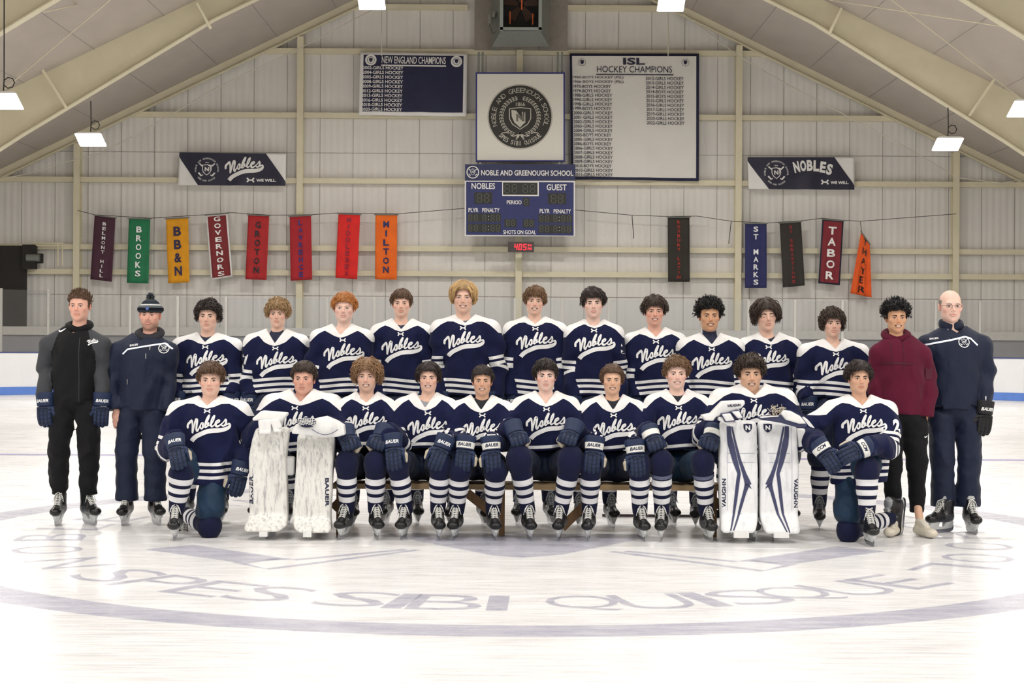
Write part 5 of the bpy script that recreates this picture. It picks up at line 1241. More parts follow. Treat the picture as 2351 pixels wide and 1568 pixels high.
# ---- front row, seated
dn = lambda s_: ((s_ * -.12, -.3, -1), (0, -1, .25))
def drape(gx, gy, s_, cuff='white', f=None, D=13.0): return (gx, gy + 11, D, 'open', cuff, f or (s_ * .12, -.22, -1), (s_ * .1, -1, .25))
def fist(gx, gy, s_, cuff='white', D=13.02): return (gx + s_ * 2, gy - 4, D + .03, 'fist', cuff, (-s_ * .3, -.6, -.75), (s_ * .1, -.85, .6))
FR = [
 dict(x=841, chin=900, top=821, sh=(777, 911), hair=srgb(140, 108, 78), style='curly', vol=.036, sv=.028, amp=.007, n=620, len=.12, curl=.9, w=.005, flow='part', hl=.056, fringe=.042, side=-.06, nape=-.1, longside=1, smile=1, seed=31, beard=.18, browd=.5, iris=(.1, .12, .14), gl=[fist(800, 1012, -1, 'navy'), fist(872, 1010, 1, 'navy')], lg=[(796, 1062, 797, 1171), (862, 1062, 862, 1175)], label='smiling seated player with long curly light brown hair beside the left goalie', toe=.2),
 dict(x=983, chin=901, top=827, sh=(897, 1046), hair='dark', style='mid', vol=.026, sv=.02, n=460, len=.08, curl=.25, w=.0046, flow='part', part=.01, hl=.064, fringe=.055, side=-.045, nape=-.08, longside=1, smile=1, seed=33, browd=.6, blush=.7, under=srgb(150, 152, 160), uh=-.02, gl=[drape(903, 1018, -1, 'navy', (.1, -.3, -1)), drape(1014, 1020, 1, 'navy', (-.35, -.3, -.9))], lg=[(912, 1064, 931, 1171), (1011, 1064, 1005, 1171)], vb=937, num=[(1036, 1000, '0')], label='smiling seated player with dark parted hair, fourth head from the left in the front row'),
 dict(x=1107, chin=908, top=844, sh=(1027, 1179), hair='dark', style='short', skin='olive', vol=.022, sv=.01, n=380, len=.05, w=.0042, flow='side', dir=1, hl=.062, fringe=.052, side=-.01, smile=1, seed=35, browd=.5, brow=.0045, hadd=.02, under=srgb(24, 26, 34), uh=.012, gl=[drape(1067, 1022, -1), drape(1129, 1024, 1)], lg=[(1056, 1076, 1049, 1180), (1138, 1079, 1132, 1182)], vb=942, tape=False, num=[(1168, 977, '24')], nr=-.15, label='smiling seated player with short black hair left of the centre of the bench'),
 dict(x=1253, chin=898, top=821, sh=(1175, 1331), hair='dark', style='short', skin='pale', vol=.028, sv=.012, n=460, len=.055, curl=.3, w=.0045, flow='side', dir=-1, hl=.056, fringe=.044, side=-.012, seed=37, browd=.6, brow=.0042, blush=.75, iris=(.12, .14, .17), gl=[fist(1186, 1002, -1, 'navy'), fist(1310, 1000, 1, 'navy')], lg=[(1192, 1054, 1212, 1167), (1311, 1056, 1287, 1167)], rk=.093, vb=928, toe=-.12, label='serious seated player with dark quiff in the middle of the bench'),
 dict(x=1406, chin=906, top=832, sh=(1332, 1482), hair='brown', style='mid', skin='tan', vol=.024, sv=.016, n=460, len=.07, curl=.3, w=.0045, flow='back', hl=.068, fringe=.06, side=-.02, nape=-.07, smile=1, seed=39, browd=.5, under=srgb(24, 26, 40), uh=.0, gl=[drape(1363, 1024, -1), drape(1460, 1032, 1)], lg=[(1357, 1062, 1353, 1180), (1468, 1064, 1469, 1182)], vb=942, label='broadly smiling seated player with swept back brown hair'),
 dict(x=1554, chin=894, top=815, sh=(1478, 1631), hair='lbrown', style='curly', skin='pale', vol=.032, sv=.016, n=520, len=.055, curl=.6, w=.0046, flow='side', dir=1, hl=.062, fringe=.054, side=-.012, smile=1, seed=41, browd=.6, blush=.8, under=srgb(24, 26, 40), uh=.0, gl=[fist(1500, 1012, -1), fist(1632, 1010, 1)], lg=[(1519, 1060, 1519, 1177), (1613, 1060, 1621, 1179)], tape=True, pm=m_teal, vb=925, label='smiling seated player with wavy auburn hair beside the right goalie'),
]
for d in FR: front_player(d)
# ---- goalies
m_pad = None
def scuff_mat(name, base, dirt, amt, s=(18, 18, 5)):
    m = mat(name, base, .5, noise=.02, scale=3); nt = m.node_tree; L = nt.links; b = nt.nodes['Principled BSDF']
    tc = nd(nt, 'ShaderNodeTexCoord'); out = None
    for rot, lo in ((.25, .5), (-.5, .56)):
        mp = nd(nt, 'ShaderNodeMapping'); mp.inputs['Scale'].default_value = s; mp.inputs['Rotation'].default_value = (0, rot, 0); L.new(tc.outputs['Object'], mp.inputs[0])
        n = nd(nt, 'ShaderNodeTexNoise'); n.inputs['Scale'].default_value = 1.3; n.inputs['Detail'].default_value = 8; n.inputs['Roughness'].default_value = .7; L.new(mp.outputs[0], n.inputs['Vector'])
        r = nd(nt, 'ShaderNodeMapRange'); r.inputs[1].default_value = lo; r.inputs[2].default_value = lo + .16; r.inputs[4].default_value = amt; L.new(n.outputs[0], r.inputs[0])
        if out is None: out = r.outputs[0]
        else:
            x = nd(nt, 'ShaderNodeMath', operation='MAXIMUM'); L.new(out, x.inputs[0]); L.new(r.outputs[0], x.inputs[1]); out = x.outputs[0]
    mx = nd(nt, 'ShaderNodeMix', data_type='RGBA'); src = b.inputs['Base Color'].links[0].from_socket
    L.new(src, mx.inputs['A']); mx.inputs['B'].default_value = c4(dirt); L.new(out, mx.inputs['Factor']); L.new(mx.outputs['Result'], b.inputs['Base Color']); return m
m_pad1 = scuff_mat('scuffed_white_pad', srgb(232, 231, 226), srgb(128, 128, 134), .7, (34, 34, 6))
m_pad2 = scuff_mat('clean_white_pad', srgb(236, 237, 238), srgb(176, 180, 190), .4)
m_padw = scuff_mat('white_glove_leather', srgb(234, 234, 232), srgb(190, 192, 198), .3)
m_slate = mat('slate_navy_leather', srgb(62, 66, 98), .5, noise=.08)
def goalie_pad(t, rows, D, m, art=None, kneebox=None, y_toe=None):
    """rows: (py, xl, xr, dy) from top to bottom in the photo; slab with rounded edges and depth"""
    th = .075; pts = []
    for py, xl, xr, dy in rows:
        a = P(xl, py, D + dy); b = P(xr, py, D + dy); pts.append(((a.x + b.x) / 2, D + dy, (a.z + b.z) / 2, (b.x - a.x) / 2))
    zs = np.array([p[2] for p in pts])[::-1]; cx = np.array([p[0] for p in pts])[::-1]; wv = np.array([p[3] for p in pts])[::-1]; yv = np.array([p[1] for p in pts])[::-1]
    z0, z1 = zs[0], zs[-1]
    def f(p):
        z = np.clip(p[:, 2], z0, z1); c = np.interp(z, zs, cx); w = np.interp(z, zs, wv); y = np.interp(z, zs, yv)
        r = .028; q = np.stack([np.abs(p[:, 0] - c) - w + r, np.abs(p[:, 1] - y - th) - th + r, np.maximum(z0 - p[:, 2], p[:, 2] - z1) + r], 1)
        d = np.linalg.norm(np.maximum(q, 0), axis=1) + np.minimum(q.max(1), 0) - r
        return d
    lo = (cx.min() - wv.max() - .04, yv.min() - .05, z0 - .03); hi = (cx.max() + wv.max() + .04, yv.max() + .25, z1 + .03)
    V, Q = surf([fn_(f)], lo, hi, .012); o = link('goalie_leg_pad', mesh_np('goalie_leg_pad', V, Q, m, True), t); pj = Proj(V, Q)
    return o, pj, f
def pixproj(pj, M, name, D, m, parent, off=.003):
    """artwork traced in photo pixel units laid on the surface in front of the camera-side face"""
    V = []; bad = set()
    for i, (x, y) in enumerate(M.v):
        w = P(x, y, D); q = pj.cast((w.x, D - .5, w.z), (0, 1, 0), off)
        if q is None: bad.add(i); q = w
        V.append(tuple(q))
    Fc = [f for f in M.f if not any(i in bad for i in f)]
    return link(name, mesh_np(name, V, Fc, m, True), parent) if Fc else None
def rows_crop(L, ox, oy, s): return [(oy + y / s, ox + a / s, ox + b / s, dy) for y, a, b, dy in L]
def goalie(d):
    D = 13.42; ppm = F / D; xl, xr = d['sh']; xc = P((xl + xr) / 2, 950, D).x; hw = (xr - xl) / 2 / ppm; zt = P(d['x'], d['col'], D).z; zv = P(d['x'], d['vb'], D - .1).z; jx = P(d['x'], 900, D).x
    t = empty('person', (xc, D, 0), d['label'], PE)
    mkhead(t, d, D, zt, jx); el = []
    for s_, (wx, wy) in zip((-1, 1), d['wr']):
        w = P(wx, wy, 13.1); sp = (xc + s_ * (hw - .1), D, zt - .14); e = ik(sp, w, .31, .27, (s_ * .6, .6, -.6)); el.append((s_, tuple(e), tuple(w)))
    jo, jp = top(t, jx * .5 + xc * .5, D, zt, zv, hw, .62, el, ar=(.1, .092, .075), tr=.235, hemst=(.03, .075), hemr=.24, seed=d['seed'])
    chest_art(t, jo, jp, jx + d.get('lx', 0), D, zv + .0)
    pants(t, (xc, 13.55, .54), [[((xc + s_ * .12, 13.52, .54), .13), ((xc + s_ * .16, 13.2, .56), .11)] for s_ in (-1, 1)], m_pants, pelvis=(.2, .14, .13))
    for s_, px in zip((-1, 1), d['ft']):
        a = P(px, 1200, 13.15); kn = (a.x + .0, 13.18, .5); sock(t, kn, (a.x, 13.2, .2), True, .07, .065, .056); put_skate(t, (a.x, 13.2), d['fy'] * s_)
    return t
g1 = goalie(dict(x=696, chin=906, top=826, col=896, vb=925, sh=(596, 786), hair='dbrown', style='short', skin='ruddy', vol=.026, sv=.012, n=460, len=.035, w=.0042, flow='fwd', lift=.5, hl=.058, fringe=.048, side=-.012, seed=51, face=1.04, jaw=1.05, blush=.8, yaw=-.06, wr=[(622, 962), (752, 975)], ft=(626, 700), fy=.15, lx=-.05,
    label='seated goalie with short brown hair, scuffed all white leg pads and gloves'))
g2 = goalie(dict(x=1724, chin=899, top=809, col=884, vb=908, sh=(1632, 1834), hair='dbrown', style='curly', skin='tan', vol=.034, sv=.016, n=560, len=.045, curl=.8, w=.0046, flow='fwd', lift=.7, hl=.054, fringe=.042, side=-.02, smile=.6, seed=53, browd=.6, brow=.0045, beard=.12, blush=.3, under=srgb(70, 74, 110), uh=-.01, wr=[(1668, 965), (1800, 965)], ft=(1722, 1776), fy=-.1,
    label='seated goalie with dark curly hair and white leg pads with slate stripes'))
C1 = (540, 920, 4.612); C2 = (1610, 900, 4.355)
def cr(L, C): return [(C[0] + a / C[2], C[1] + b / C[2], c / C[2]) for a, b, c in L]
pad, pj1, _ = goalie_pad(g1, rows_crop([(285, 215, 562, .06), (420, 172, 552, .03), (600, 138, 532, 0), (1190, 145, 548, .02), (1230, 128, 550, .0), (1330, 95, 535, -.06), (1395, 78, 460, -.1)], *C1), 12.98, m_pad1)
M = M2(); M.text('BAUER', 540 + 165 / 4.612, -(920 + 945 / 4.612), 66, 10, rot=math.pi / 2, bold=.03); M.v = [(x, -y) for x, y in M.v]; M.f = [f[::-1] for f in M.f]; pixproj(pj1, M, 'pad_lettering', 12.98, m_navytext, pad)
M = M2().rib(cr([(145, 1198, 2.2), (540, 1215, 2.2)], C1), cap=False); M.rib(cr([(92, 1385, 1.5), (440, 1400, 1.5)], C1), cap=False); pixproj(pj1, M, 'pad_seam', 12.98, m_slate, pad, .002)
pad, pj2, _ = goalie_pad(g1, rows_crop([(350, 655, 1050, .06), (500, 648, 1046, .03), (700, 640, 1030, 0), (1220, 600, 1004, .02), (1330, 610, 1012, -.04), (1405, 650, 1008, -.09)], *C1), 12.98, m_pad1)
M = M2(); M.text('BAUER', 540 + 972 / 4.612, -(920 + 970 / 4.612), 66, 9, rot=-math.pi / 2, bold=.03); M.v = [(x, -y) for x, y in M.v]; M.f = [f[::-1] for f in M.f]; pixproj(pj2, M, 'pad_lettering', 12.98, m_navytext, pad)
M = M2().rib(cr([(608, 1222, 2.2), (1002, 1225, 2.2)], C1), cap=False); pixproj(pj2, M, 'pad_seam', 12.98, m_slate, pad, .002)
for q, r_ in (((527, 590), (600, 790)),):
    a, b = P(540 + q[0] / 4.612, 920 + q[1] / 4.612, 13.1), P(540 + r_[0] / 4.612, 920 + r_[1] / 4.612, 13.1)
    V, Q = surf([rbox(((a.x + b.x) / 2, 13.12, (a.z + b.z) / 2), ((b.x - a.x) / 2 + .02, .06, (a.z - b.z) / 2), .02)], (a.x - .06, 13, b.z - .05), (b.x + .06, 13.25, a.z + .05), .01); link('knee_wing', mesh_np('knee_wing', V, Q, m_padw, True), g1)
for off in ((300, 1415), (765, 1420)): a = P(540 + off[0] / 4.612, 920 + off[1] / 4.612, 12.92); MB().box((a.x - .03, 12.9, a.z - .015), (a.x + .03, 12.96, a.z + .03)).build('toe_bridge', m_padw, g1)
def stripes(mirror):
    M = M2(); k = (lambda x: 1144 - x) if mirror else (lambda x: x)
    for L in ([(280, 345, 20), (285, 440, 24), (300, 525, 32), (340, 690, 26), (378, 815, 17), (368, 880, 18), (345, 1080, 16), (325, 1225, 11), (275, 1395, 6)], [(312, 350, 8), (345, 510, 11), (385, 680, 15), (432, 820, 20), (458, 890, 28), (470, 930, 34)], [(462, 920, 26), (436, 1000, 17), (400, 1130, 15), (375, 1225, 11), (300, 1395, 6)], [(470, 930, 12), (505, 968, 1)]):
        L2 = [];
        for (a0, b0, c0), (a1, b1, c1) in zip(L[:-1], L[1:]):
            for q in range(6): u = q / 6; L2.append((k(a0 + (a1 - a0) * u), b0 + (b1 - b0) * u, c0 + (c1 - c0) * u))
        L2.append((k(L[-1][0]), L[-1][1], L[-1][2])); M.rib(cr(L2, C2), cap=False)
    return M
for i, (rows, tx, rot, sx) in enumerate((([(288, 190, 545, .05), (340, 188, 560, .04), (790, 186, 570, 0), (1215, 200, 570, .01), (1300, 200, 568, -.04), (1415, 205, 545, -.09)], 228, math.pi / 2, 472), ([(292, 590, 950, .05), (340, 582, 955, .04), (790, 598, 985, 0), (1215, 592, 972, .01), (1300, 605, 985, -.04), (1425, 650, 998, -.09)], 948, -math.pi / 2, 672))):
    pad, pj, _ = goalie_pad(g2, rows_crop(rows, *C2), 12.97, m_pad2); pixproj(pj, stripes(i), 'pad_stripe', 12.97, m_slate, pad)
    M = M2(); M.text('VAUGHN', 1610 + tx / 4.355, -(900 + 1012 / 4.355), 67, 9.5, rot=rot, bold=.03); M.v = [(x, -y) for x, y in M.v]; M.f = [f[::-1] for f in M.f]; pixproj(pj, M, 'pad_lettering', 12.97, m_navytext, pad, .004)
    q = (1610 + sx / 4.355, 900 + 364 / 4.355); M = M2().poly(shield_pts(q[0], -q[1], 19.5, 21)); M.v = [(x, -y) for x, y in M.v]; M.f = [f[::-1] for f in M.f]; pixproj(pj, M, 'pad_crest', 12.97, m_navytext, pad, .004)
    M = M2().text('N', q[0], -q[1] + 1, 11, 11, bold=.05); M.v = [(x, -y) for x, y in M.v]; M.f = [f[::-1] for f in M.f]; pixproj(pj, M, 'crest_letter', 12.97, m_logo, pad, .007)
    M = M2(); o_ = 0 if i == 0 else 400
    xa, xb = (190, 570) if i == 0 else (598, 985)
    for yy in (530 if 0 else 615, 705, 790, 1218): M.rib(cr([(xa + (75 if yy < 780 else 4), yy, 1.6), ((xa + xb) / 2, yy, 1.6), (xb - (35 if yy < 780 else 6) - (60 if i and yy < 780 else 0), yy, 1.6)], C2), cap=False)
    xx = 262 if i == 0 else 908; M.rib(cr([(xx, 345 + 60 * k, 1.3) for k in range(15)], C2), cap=False); pixproj(pj, M, 'pad_seam', 12.97, mat('seam_blue_grey', srgb(150, 158, 180), .6), pad, .002)
    a = P(1610 + (400 if i == 0 else 800) / 4.355, 900 + 1440 / 4.355, 12.9); MB().box((a.x - .055, 12.88, a.z - .012), (a.x + .055, 12.95, a.z + .03)).build('toe_bridge', m_padw, g2)
def slabmesh(name, pts, D0, D1, m, parent, rad=.012, h=.007, extra=None):
    """rounded slab whose outline is traced, given its own thickness"""
    W_ = [P(a, b, D0) for a, b in pts]; A = np.array([(w.x, w.z) for w in W_], np.float32); n = len(A)
    def f(p):
        x, z = p[:, 0], p[:, 2]; d = np.full(len(p), 1e9, np.float32); ins = np.zeros(len(p), bool)
        for i in range(n):
            a, b = A[i], A[(i + 1) % n]; e = b - a; w = np.stack([x, z], 1) - a; t_ = np.clip((w @ e) / (e @ e), 0, 1); d = np.minimum(d, np.linalg.norm(w - t_[:, None] * e, axis=1))
            c_ = ((a[1] > z) != (b[1] > z)) & (x < (b[0] - a[0]) * (z - a[1]) / (b[1] - a[1] + 1e-9) + a[0]); ins ^= c_
        sd = np.where(ins, -d, d); q = np.stack([sd + rad, np.abs(p[:, 1] - (D0 + D1) / 2) - (D1 - D0) / 2 + rad], 1)
        return np.linalg.norm(np.maximum(q, 0), axis=1) + np.minimum(q.max(1), 0) - rad
    pr = [fn_(f)] + (extra or []); lo = (A[:, 0].min() - .03, min(D0, D1) - .06, A[:, 1].min() - .03); hi = (A[:, 0].max() + .03, max(D0, D1) + .06, A[:, 1].max() + .03)
    V, Q = surf(pr, lo, hi, h); return link(name, mesh_np(name, V, Q, m, True), parent), Proj(V, Q)
c1 = lambda L: [(540 + a / 4.612, 920 + b / 4.612) for a, b in L]; c2 = lambda L: [(1610 + a / 4.355, 900 + b / 4.355) for a, b in L]
def eln(C, x, y, rx, ry, D, ryd=.03, k=.006): p = P(C[0] + x / C[2], C[1] + y / C[2], D); s = D / F / C[2]; return ell(tuple(p), (rx * s, ryd, ry * s), k)
# blocker and catcher of the left goalie
o, pj = slabmesh('goalie_blocker', c1([(272, 108), (548, 130), (540, 160), (486, 216), (300, 206), (185, 214), (178, 190)]), 12.86, 13.0, m_padw, g1)
bxn = lambda x, y, rx, ry, dy, yw: rbox(tuple(P(540 + x / 4.612, 920 + y / 4.612, dy)), (rx * dy / F / 4.612, .035, ry * dy / F / 4.612), .011, .002, rot=rotm(0, 0, yw))
V, Q = surf([bxn(318, 268, 66, 68, 12.84, -.08), bxn(320, 335, 62, 20, 12.825, -.08), bxn(435, 245, 46, 58, 12.84, -.3), bxn(450, 318, 42, 16, 12.825, -.05)], tuple(V3(*P(575, 1010, 12.7)) - V3(.05, .1, .05)), tuple(V3(*P(660, 950, 12.95)) + V3(.05, .05, .05)), .006); link('blocker_fingers', mesh_np('blocker_fingers', V, Q, m_padw, True), o)
o, pj = slabmesh('goalie_catcher', c1([(640, 248), (800, 255), (840, 190), (960, 165), (1080, 215), (1150, 260), (1160, 360), (1100, 380), (930, 395), (820, 370), (600, 350), (596, 330)]), 12.86, 12.98, m_padw, g1, extra=[eln(C1, 945, 280, 135, 110, 12.86, .045, .01)])
V, Q = surf([eln(C1, 760, 230, 105, 55, 12.84, .02)], tuple(V3(*P(670, 1000, 12.8)) - V3(.05, .06, .05)), tuple(V3(*P(740, 950, 12.9)) + V3(.05, .05, .05)), .006); link('glove_pocket', mesh_np('glove_pocket', V, Q, m_navytext, True), o)
mb = MB()
for i in range(7):
    mb.tube([P(540 + (665 + 28 * i) / 4.612, 920 + (262 - abs(i - 1) * 2) / 4.612, 12.815), P(540 + (690 + 26 * i) / 4.612, 920 + (225 - 0 * i) / 4.612, 12.805), P(540 + (700 + 24 * i) / 4.612, 920 + 186 / 4.612, 12.83)], .0022, 4)
    if i < 5: mb.tube([P(540 + 660 / 4.612, 920 + (262 - 18 * i) / 4.612, 12.815), P(540 + 760 / 4.612, 920 + (240 - 12 * i) / 4.612, 12.8), P(540 + 850 / 4.612, 920 + (270 - 20 * i) / 4.612, 12.815)], .0022, 4)
mb.build('pocket_lacing', m_lace, o)
mb = MB().tube([P(540 + (810 + 20 * i) / 4.612, 920 + (300 + 60 * math.sin(i * .22)) / 4.612, 12.795 + .012 * abs(i - 7) / 7) for i in range(15)], .0025, 5); mb.build('edge_lace', m_slate, o)
# blocker and catcher of the right goalie
o, pj = slabmesh('goalie_blocker', c2([(5, 235), (100, 215), (215, 95), (435, 85), (440, 120), (400, 165), (150, 250), (120, 290), (40, 285)]), 12.84, 12.98, m_padw, g2)
M = M2().text('VAUGHN', 1610 + 330 / 4.355, -(900 + 133 / 4.355), 31, 6, rot=.07, bold=.04, shear=.3); M.v = [(x, -y) for x, y in M.v]; M.f = [f[::-1] for f in M.f]; pixproj(pj, M, 'blocker_lettering', 12.84, m_navytext, o)
slabmesh('blocker_thumb', c2([(185, 245), (350, 300), (350, 350), (280, 340), (175, 285)]), 12.8, 12.92, m_padw, o)
slabmesh('finger_roll', c2([(195, 215), (300, 205), (350, 290), (240, 305)]), 12.77, 12.88, m_slate, o); slabmesh('finger_pad', c2([(207, 222), (294, 213), (336, 284), (248, 296)]), 12.76, 12.84, m_padw, o)
slabmesh('finger_roll', c2([(290, 195), (385, 182), (430, 262), (360, 275)]), 12.77, 12.88, m_slate, o); slabmesh('finger_pad', c2([(305, 198), (380, 190), (418, 258), (366, 264)]), 12.76, 12.84, m_padw, o)
o, pj = slabmesh('goalie_catcher', c2([(582, 250), (790, 225), (800, 185), (900, 185), (1000, 240), (1065, 320), (1050, 355), (960, 355), (800, 310), (586, 276)]), 12.84, 12.96, m_slate, g2)
slabmesh('cuff_panel', c2([(803, 205), (830, 182), (900, 192), (990, 240), (1054, 318), (980, 318), (850, 280), (803, 225)]), 12.8, 12.9, m_padw, o); slabmesh('catcher_bar', c2([(590, 248), (785, 236), (785, 246), (592, 262)]), 12.81, 12.88, m_padw, o)
rs = np.random.RandomState(5); mb = MB()
for i in range(38):
    x, y = rs.uniform(690, 830), rs.uniform(145, 225); mb.tube([P(1610 + (x + rs.uniform(-30, 30)) / 4.355, 900 + (y + rs.uniform(-25, 25)) / 4.355, 12.86 - .04 * rs.rand()) for _ in range(3)], .0022, 4)
mb.build('pocket_lacing', mat('lace_dirty', srgb(196, 186, 168), .8), o)
V, Q = surf([eln(C2, 755, 200, 80, 42, 12.9, .025)], tuple(V3(*P(1755, 970, 12.85)) - V3(.05, .08, .05)), tuple(V3(*P(1805, 925, 12.95)) + V3(.05, .05, .05)), .006); link('glove_pocket', mesh_np('glove_pocket', V, Q, m_navytext, True), o)
slabmesh('wrist_cuff', c2([(955, 365), (1040, 370), (1065, 510), (1040, 540), (975, 555)]), 13.02, 13.12, m_padw, o)
# ---- kneeling players
def kneeler(d):
    D = d['D']; ppm = F / D; xl, xr = d['sh']; xc = P((xl + xr) / 2, 950, D).x; hw = (xr - xl) / 2 / ppm; zt = P(d['x'], d['col'], D).z; zv = P(d['x'], d['vb'], D - .1).z; jx = P(d['x'], 900, D).x
    t = empty('person', (xc, D, 0), d['label'], PE); mkhead(t, d, D, zt, jx); el = []; ws = []
    for s_, (gx, gy, gD, kind, cuff, f, b) in zip((-1, 1), d['gl']):
        wq = P(gx, gy, gD); fv = Vector(f).normalized(); wend = wq - fv * .075; sp = (jx * .5 + xc * .5 + s_ * (hw - .084), D, zt - .125)
        e = ik(sp, wend, .3, .27, d.get('pole', {}).get(s_, (s_ * .5, .8, -.6))); el.append((s_, tuple(e), tuple(wend))); ws.append((s_, wq, f, b, kind, cuff))
    jo, jp = top(t, jx * .5 + xc * .5, D, zt, zv, hw, d['hem'], el, tr=.205, hemst=(.06, .11, .16), seed=d['seed'], hemr=.21)
    chest_art(t, jo, jp, jx, D, zv, roll=d.get('jr', 0))
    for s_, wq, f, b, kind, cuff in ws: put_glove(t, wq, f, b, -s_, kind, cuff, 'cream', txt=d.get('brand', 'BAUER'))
    for px, py, tx in d.get('num', []): q = P(px, py, D - .1); sleeve_num(t, jp, q, tx, .055, .1)
    kx, ky, kD = d['knee']; kn = P(kx, ky, kD); an = P(d['ank'][0], d['ank'][1], d['ank'][2]); an.z = .21
    sock(t, kn, an, True, .086, .073, .058, tape=d.get('tape', False)); put_skate(t, (an.x, an.y), d.get('yaw', 0))
    k2 = Vector((P(*d['dk'][:2], d['dk'][2]).x, d['dk'][2], .085)); hip = Vector((xc, D + .05, .62)); ft = P(*d['foot'][:2], d['foot'][2])
    sock(t, k2, ft, True, .085, .07, .055)
    s1 = -1 if kx < d['x'] else 1
    pants(t, tuple(hip), [[(tuple(hip + Vector((s1 * .09, 0, 0))), .125), ((kn.x, kn.y + .11, kn.z + .0), .098)], [(tuple(hip + Vector((-s1 * .07, .02, 0))), .1), ((k2.x, k2.y - .0, .22), .108)]], d['pm'], pelvis=(.16, .11, .12), lower=.135)
    return t, ft
hang = (548, 1085)
k1, ft = kneeler(dict(x=481, chin=910, top=828, col=908, vb=932, D=13.22, sh=(384, 575), hem=.4, hair='brown', style='short', skin='fair', vol=.03, sv=.016, n=480, len=.055, curl=.4, w=.0045, flow='side', dir=1, hl=.058, fringe=.046, side=-.012, seed=61, browd=.5, blush=.6, yaw=.08, smile=.25, under=srgb(30, 36, 70), uh=-.02,
    gl=[(405, 1030, 12.93, 'open', 'navy', (.22, -.45, -.75), (0, -1, .45)), (549, 1090, 13.12, 'open', 'navy', (-.2, -.15, -1), (.5, -1, 0))], knee=(416, 1090, 12.98), ank=(405, 1190, 13.04), dk=(482, 1215, 13.13), foot=(425, 1180, 13.45), pm=m_teal,
    label='kneeling player with brown hair at the left end of the front row'))
M_ = Matrix.Translation((ft.x - .02, ft.y + .06, .13)) @ Matrix.Rotation(.4, 4, 'Z') @ Matrix.Rotation(math.radians(75), 4, 'X') @ Matrix.Translation((0, -.05, -.2)); put_skate(k1, None, 0, M=M_)
k2, ft = kneeler(dict(x=1974, chin=904, top=825, col=906, vb=932, D=13.2, sh=(1889, 2062), hem=.43, hair='dark', style='mid', skin='olive', vol=.03, sv=.018, n=480, len=.07, curl=.3, w=.0046, flow='part', part=.02, hl=.064, fringe=.055, side=-.02, seed=63, brand='CCM', browd=.7, brow=.0044, blush=.3, num=[(2056, 977, '2')], yaw=.04,
    gl=[(1893, 1040, 12.9, 'open', 'white', (.5, -.35, -.75), (-.25, -1, .4)), (1972, 1034, 12.86, 'open', 'white', (-.85, -.15, -.35), (.1, -1, .4))], pole={1: (1, .4, -.9), -1: (-1, .3, -.5)}, knee=(1990, 1078, 12.93), ank=(1991, 1190, 12.93), dk=(1947, 1220, 13.1), foot=(2042, 1190, 13.45), pm=m_teal, tape=True,
    label='kneeling player with dark hair at the right end of the front row'))
M_ = Matrix.Translation((ft.x + .02, ft.y + .02, .17)) @ Matrix.Rotation(-.75, 4, 'Z') @ Matrix.Rotation(math.radians(80), 4, 'X') @ Matrix.Translation((0, -.0, -.2)); put_skate(k2, None, 0, M=M_)
# ---- people in jackets
def stand(d, m, kind='plain', **kw):
    D = d['D']; ppm = F / D; xl, xr = d['sh']; xc = P((xl + xr) / 2, 800, D).x; hw = (xr - xl) / 2 / ppm; zt = P(d['x'], d['col'], D).z; jx = P(d['x'], 700, D).x
    t = empty('person', (xc, D, 0), d['label'], PE); res = mkhead(t, d, D, zt - .02, jx); el = []
    for s_, (ex, ey, wx, wy) in zip((-1, 1), d['arm']): el.append((s_, tuple(P(ex, ey, D + .03)), tuple(P(wx, wy, D - .05))))
    jo, jp = top(t, jx * .4 + xc * .6, D, zt, zt - .06, hw, P(d['x'], d['hem'], D - .12).z, el, kind=kind, m=m, vneck=kw.get('v', True), hemst=(), sd=.155, name=kw.get('name', 'jacket'), tr=kw.get('tr', .19), ar=kw.get('ar', (.082, .074, .06)), hemr=kw.get('hemr'), wr=.008, seed=kw.get('seed', 2), depth=1.45)
    return t, xc, jx, hw, zt, el, jo, jp, res
def torus(name, t, c, R_, r, m, sy=.8, tilt=.35, hgt=1.0, cutf=False, h=.008):
    c = V3(*c)
    def f(p):
        q = p - c; z = q[:, 2] - tilt * q[:, 1]; rad = np.sqrt(q[:, 0] ** 2 + (q[:, 1] / sy) ** 2)
        d = np.sqrt((rad - R_ - .0 * z) ** 2 + (z / hgt) ** 2) - r + .004 * n3(p, 45, 3)
        if cutf: d = np.maximum(d, -np.maximum(np.abs(q[:, 0]) - .004 - np.clip(q[:, 2], 0, 1) * .12, q[:, 1]))
        return d
    V, Q = surf([fn_(f)], c - V3(R_ + r + .02, R_ + r + .02, r * hgt + .07), c + V3(R_ + r + .02, R_ + r + .02, r * hgt + .07), h); o = link(name, mesh_np(name, V, Q, m, True, {'white': -np.ones(len(V))}), t); return o
def trousers(t, xc, D, legs, m, zb, top_z=1.0, r=(.115, .095, .085, .09), wr=.009):
    ch = []
    for s_, hx, kx, ax in legs: ch.append([((hx, D, top_z - .1), r[0]), ((kx, D - .02, .58), r[1]), ((ax, D, .34), r[2]), ((ax, D, zb + .02), r[3])])
    return pants(t, (xc, D, top_z - .02), ch, m, name='trousers', wr=wr, pelvis=(.16, .12, .12), lower=zb, h=.0115, k=.02)
pxx = lambda px, D: P(px, 1000, D).x
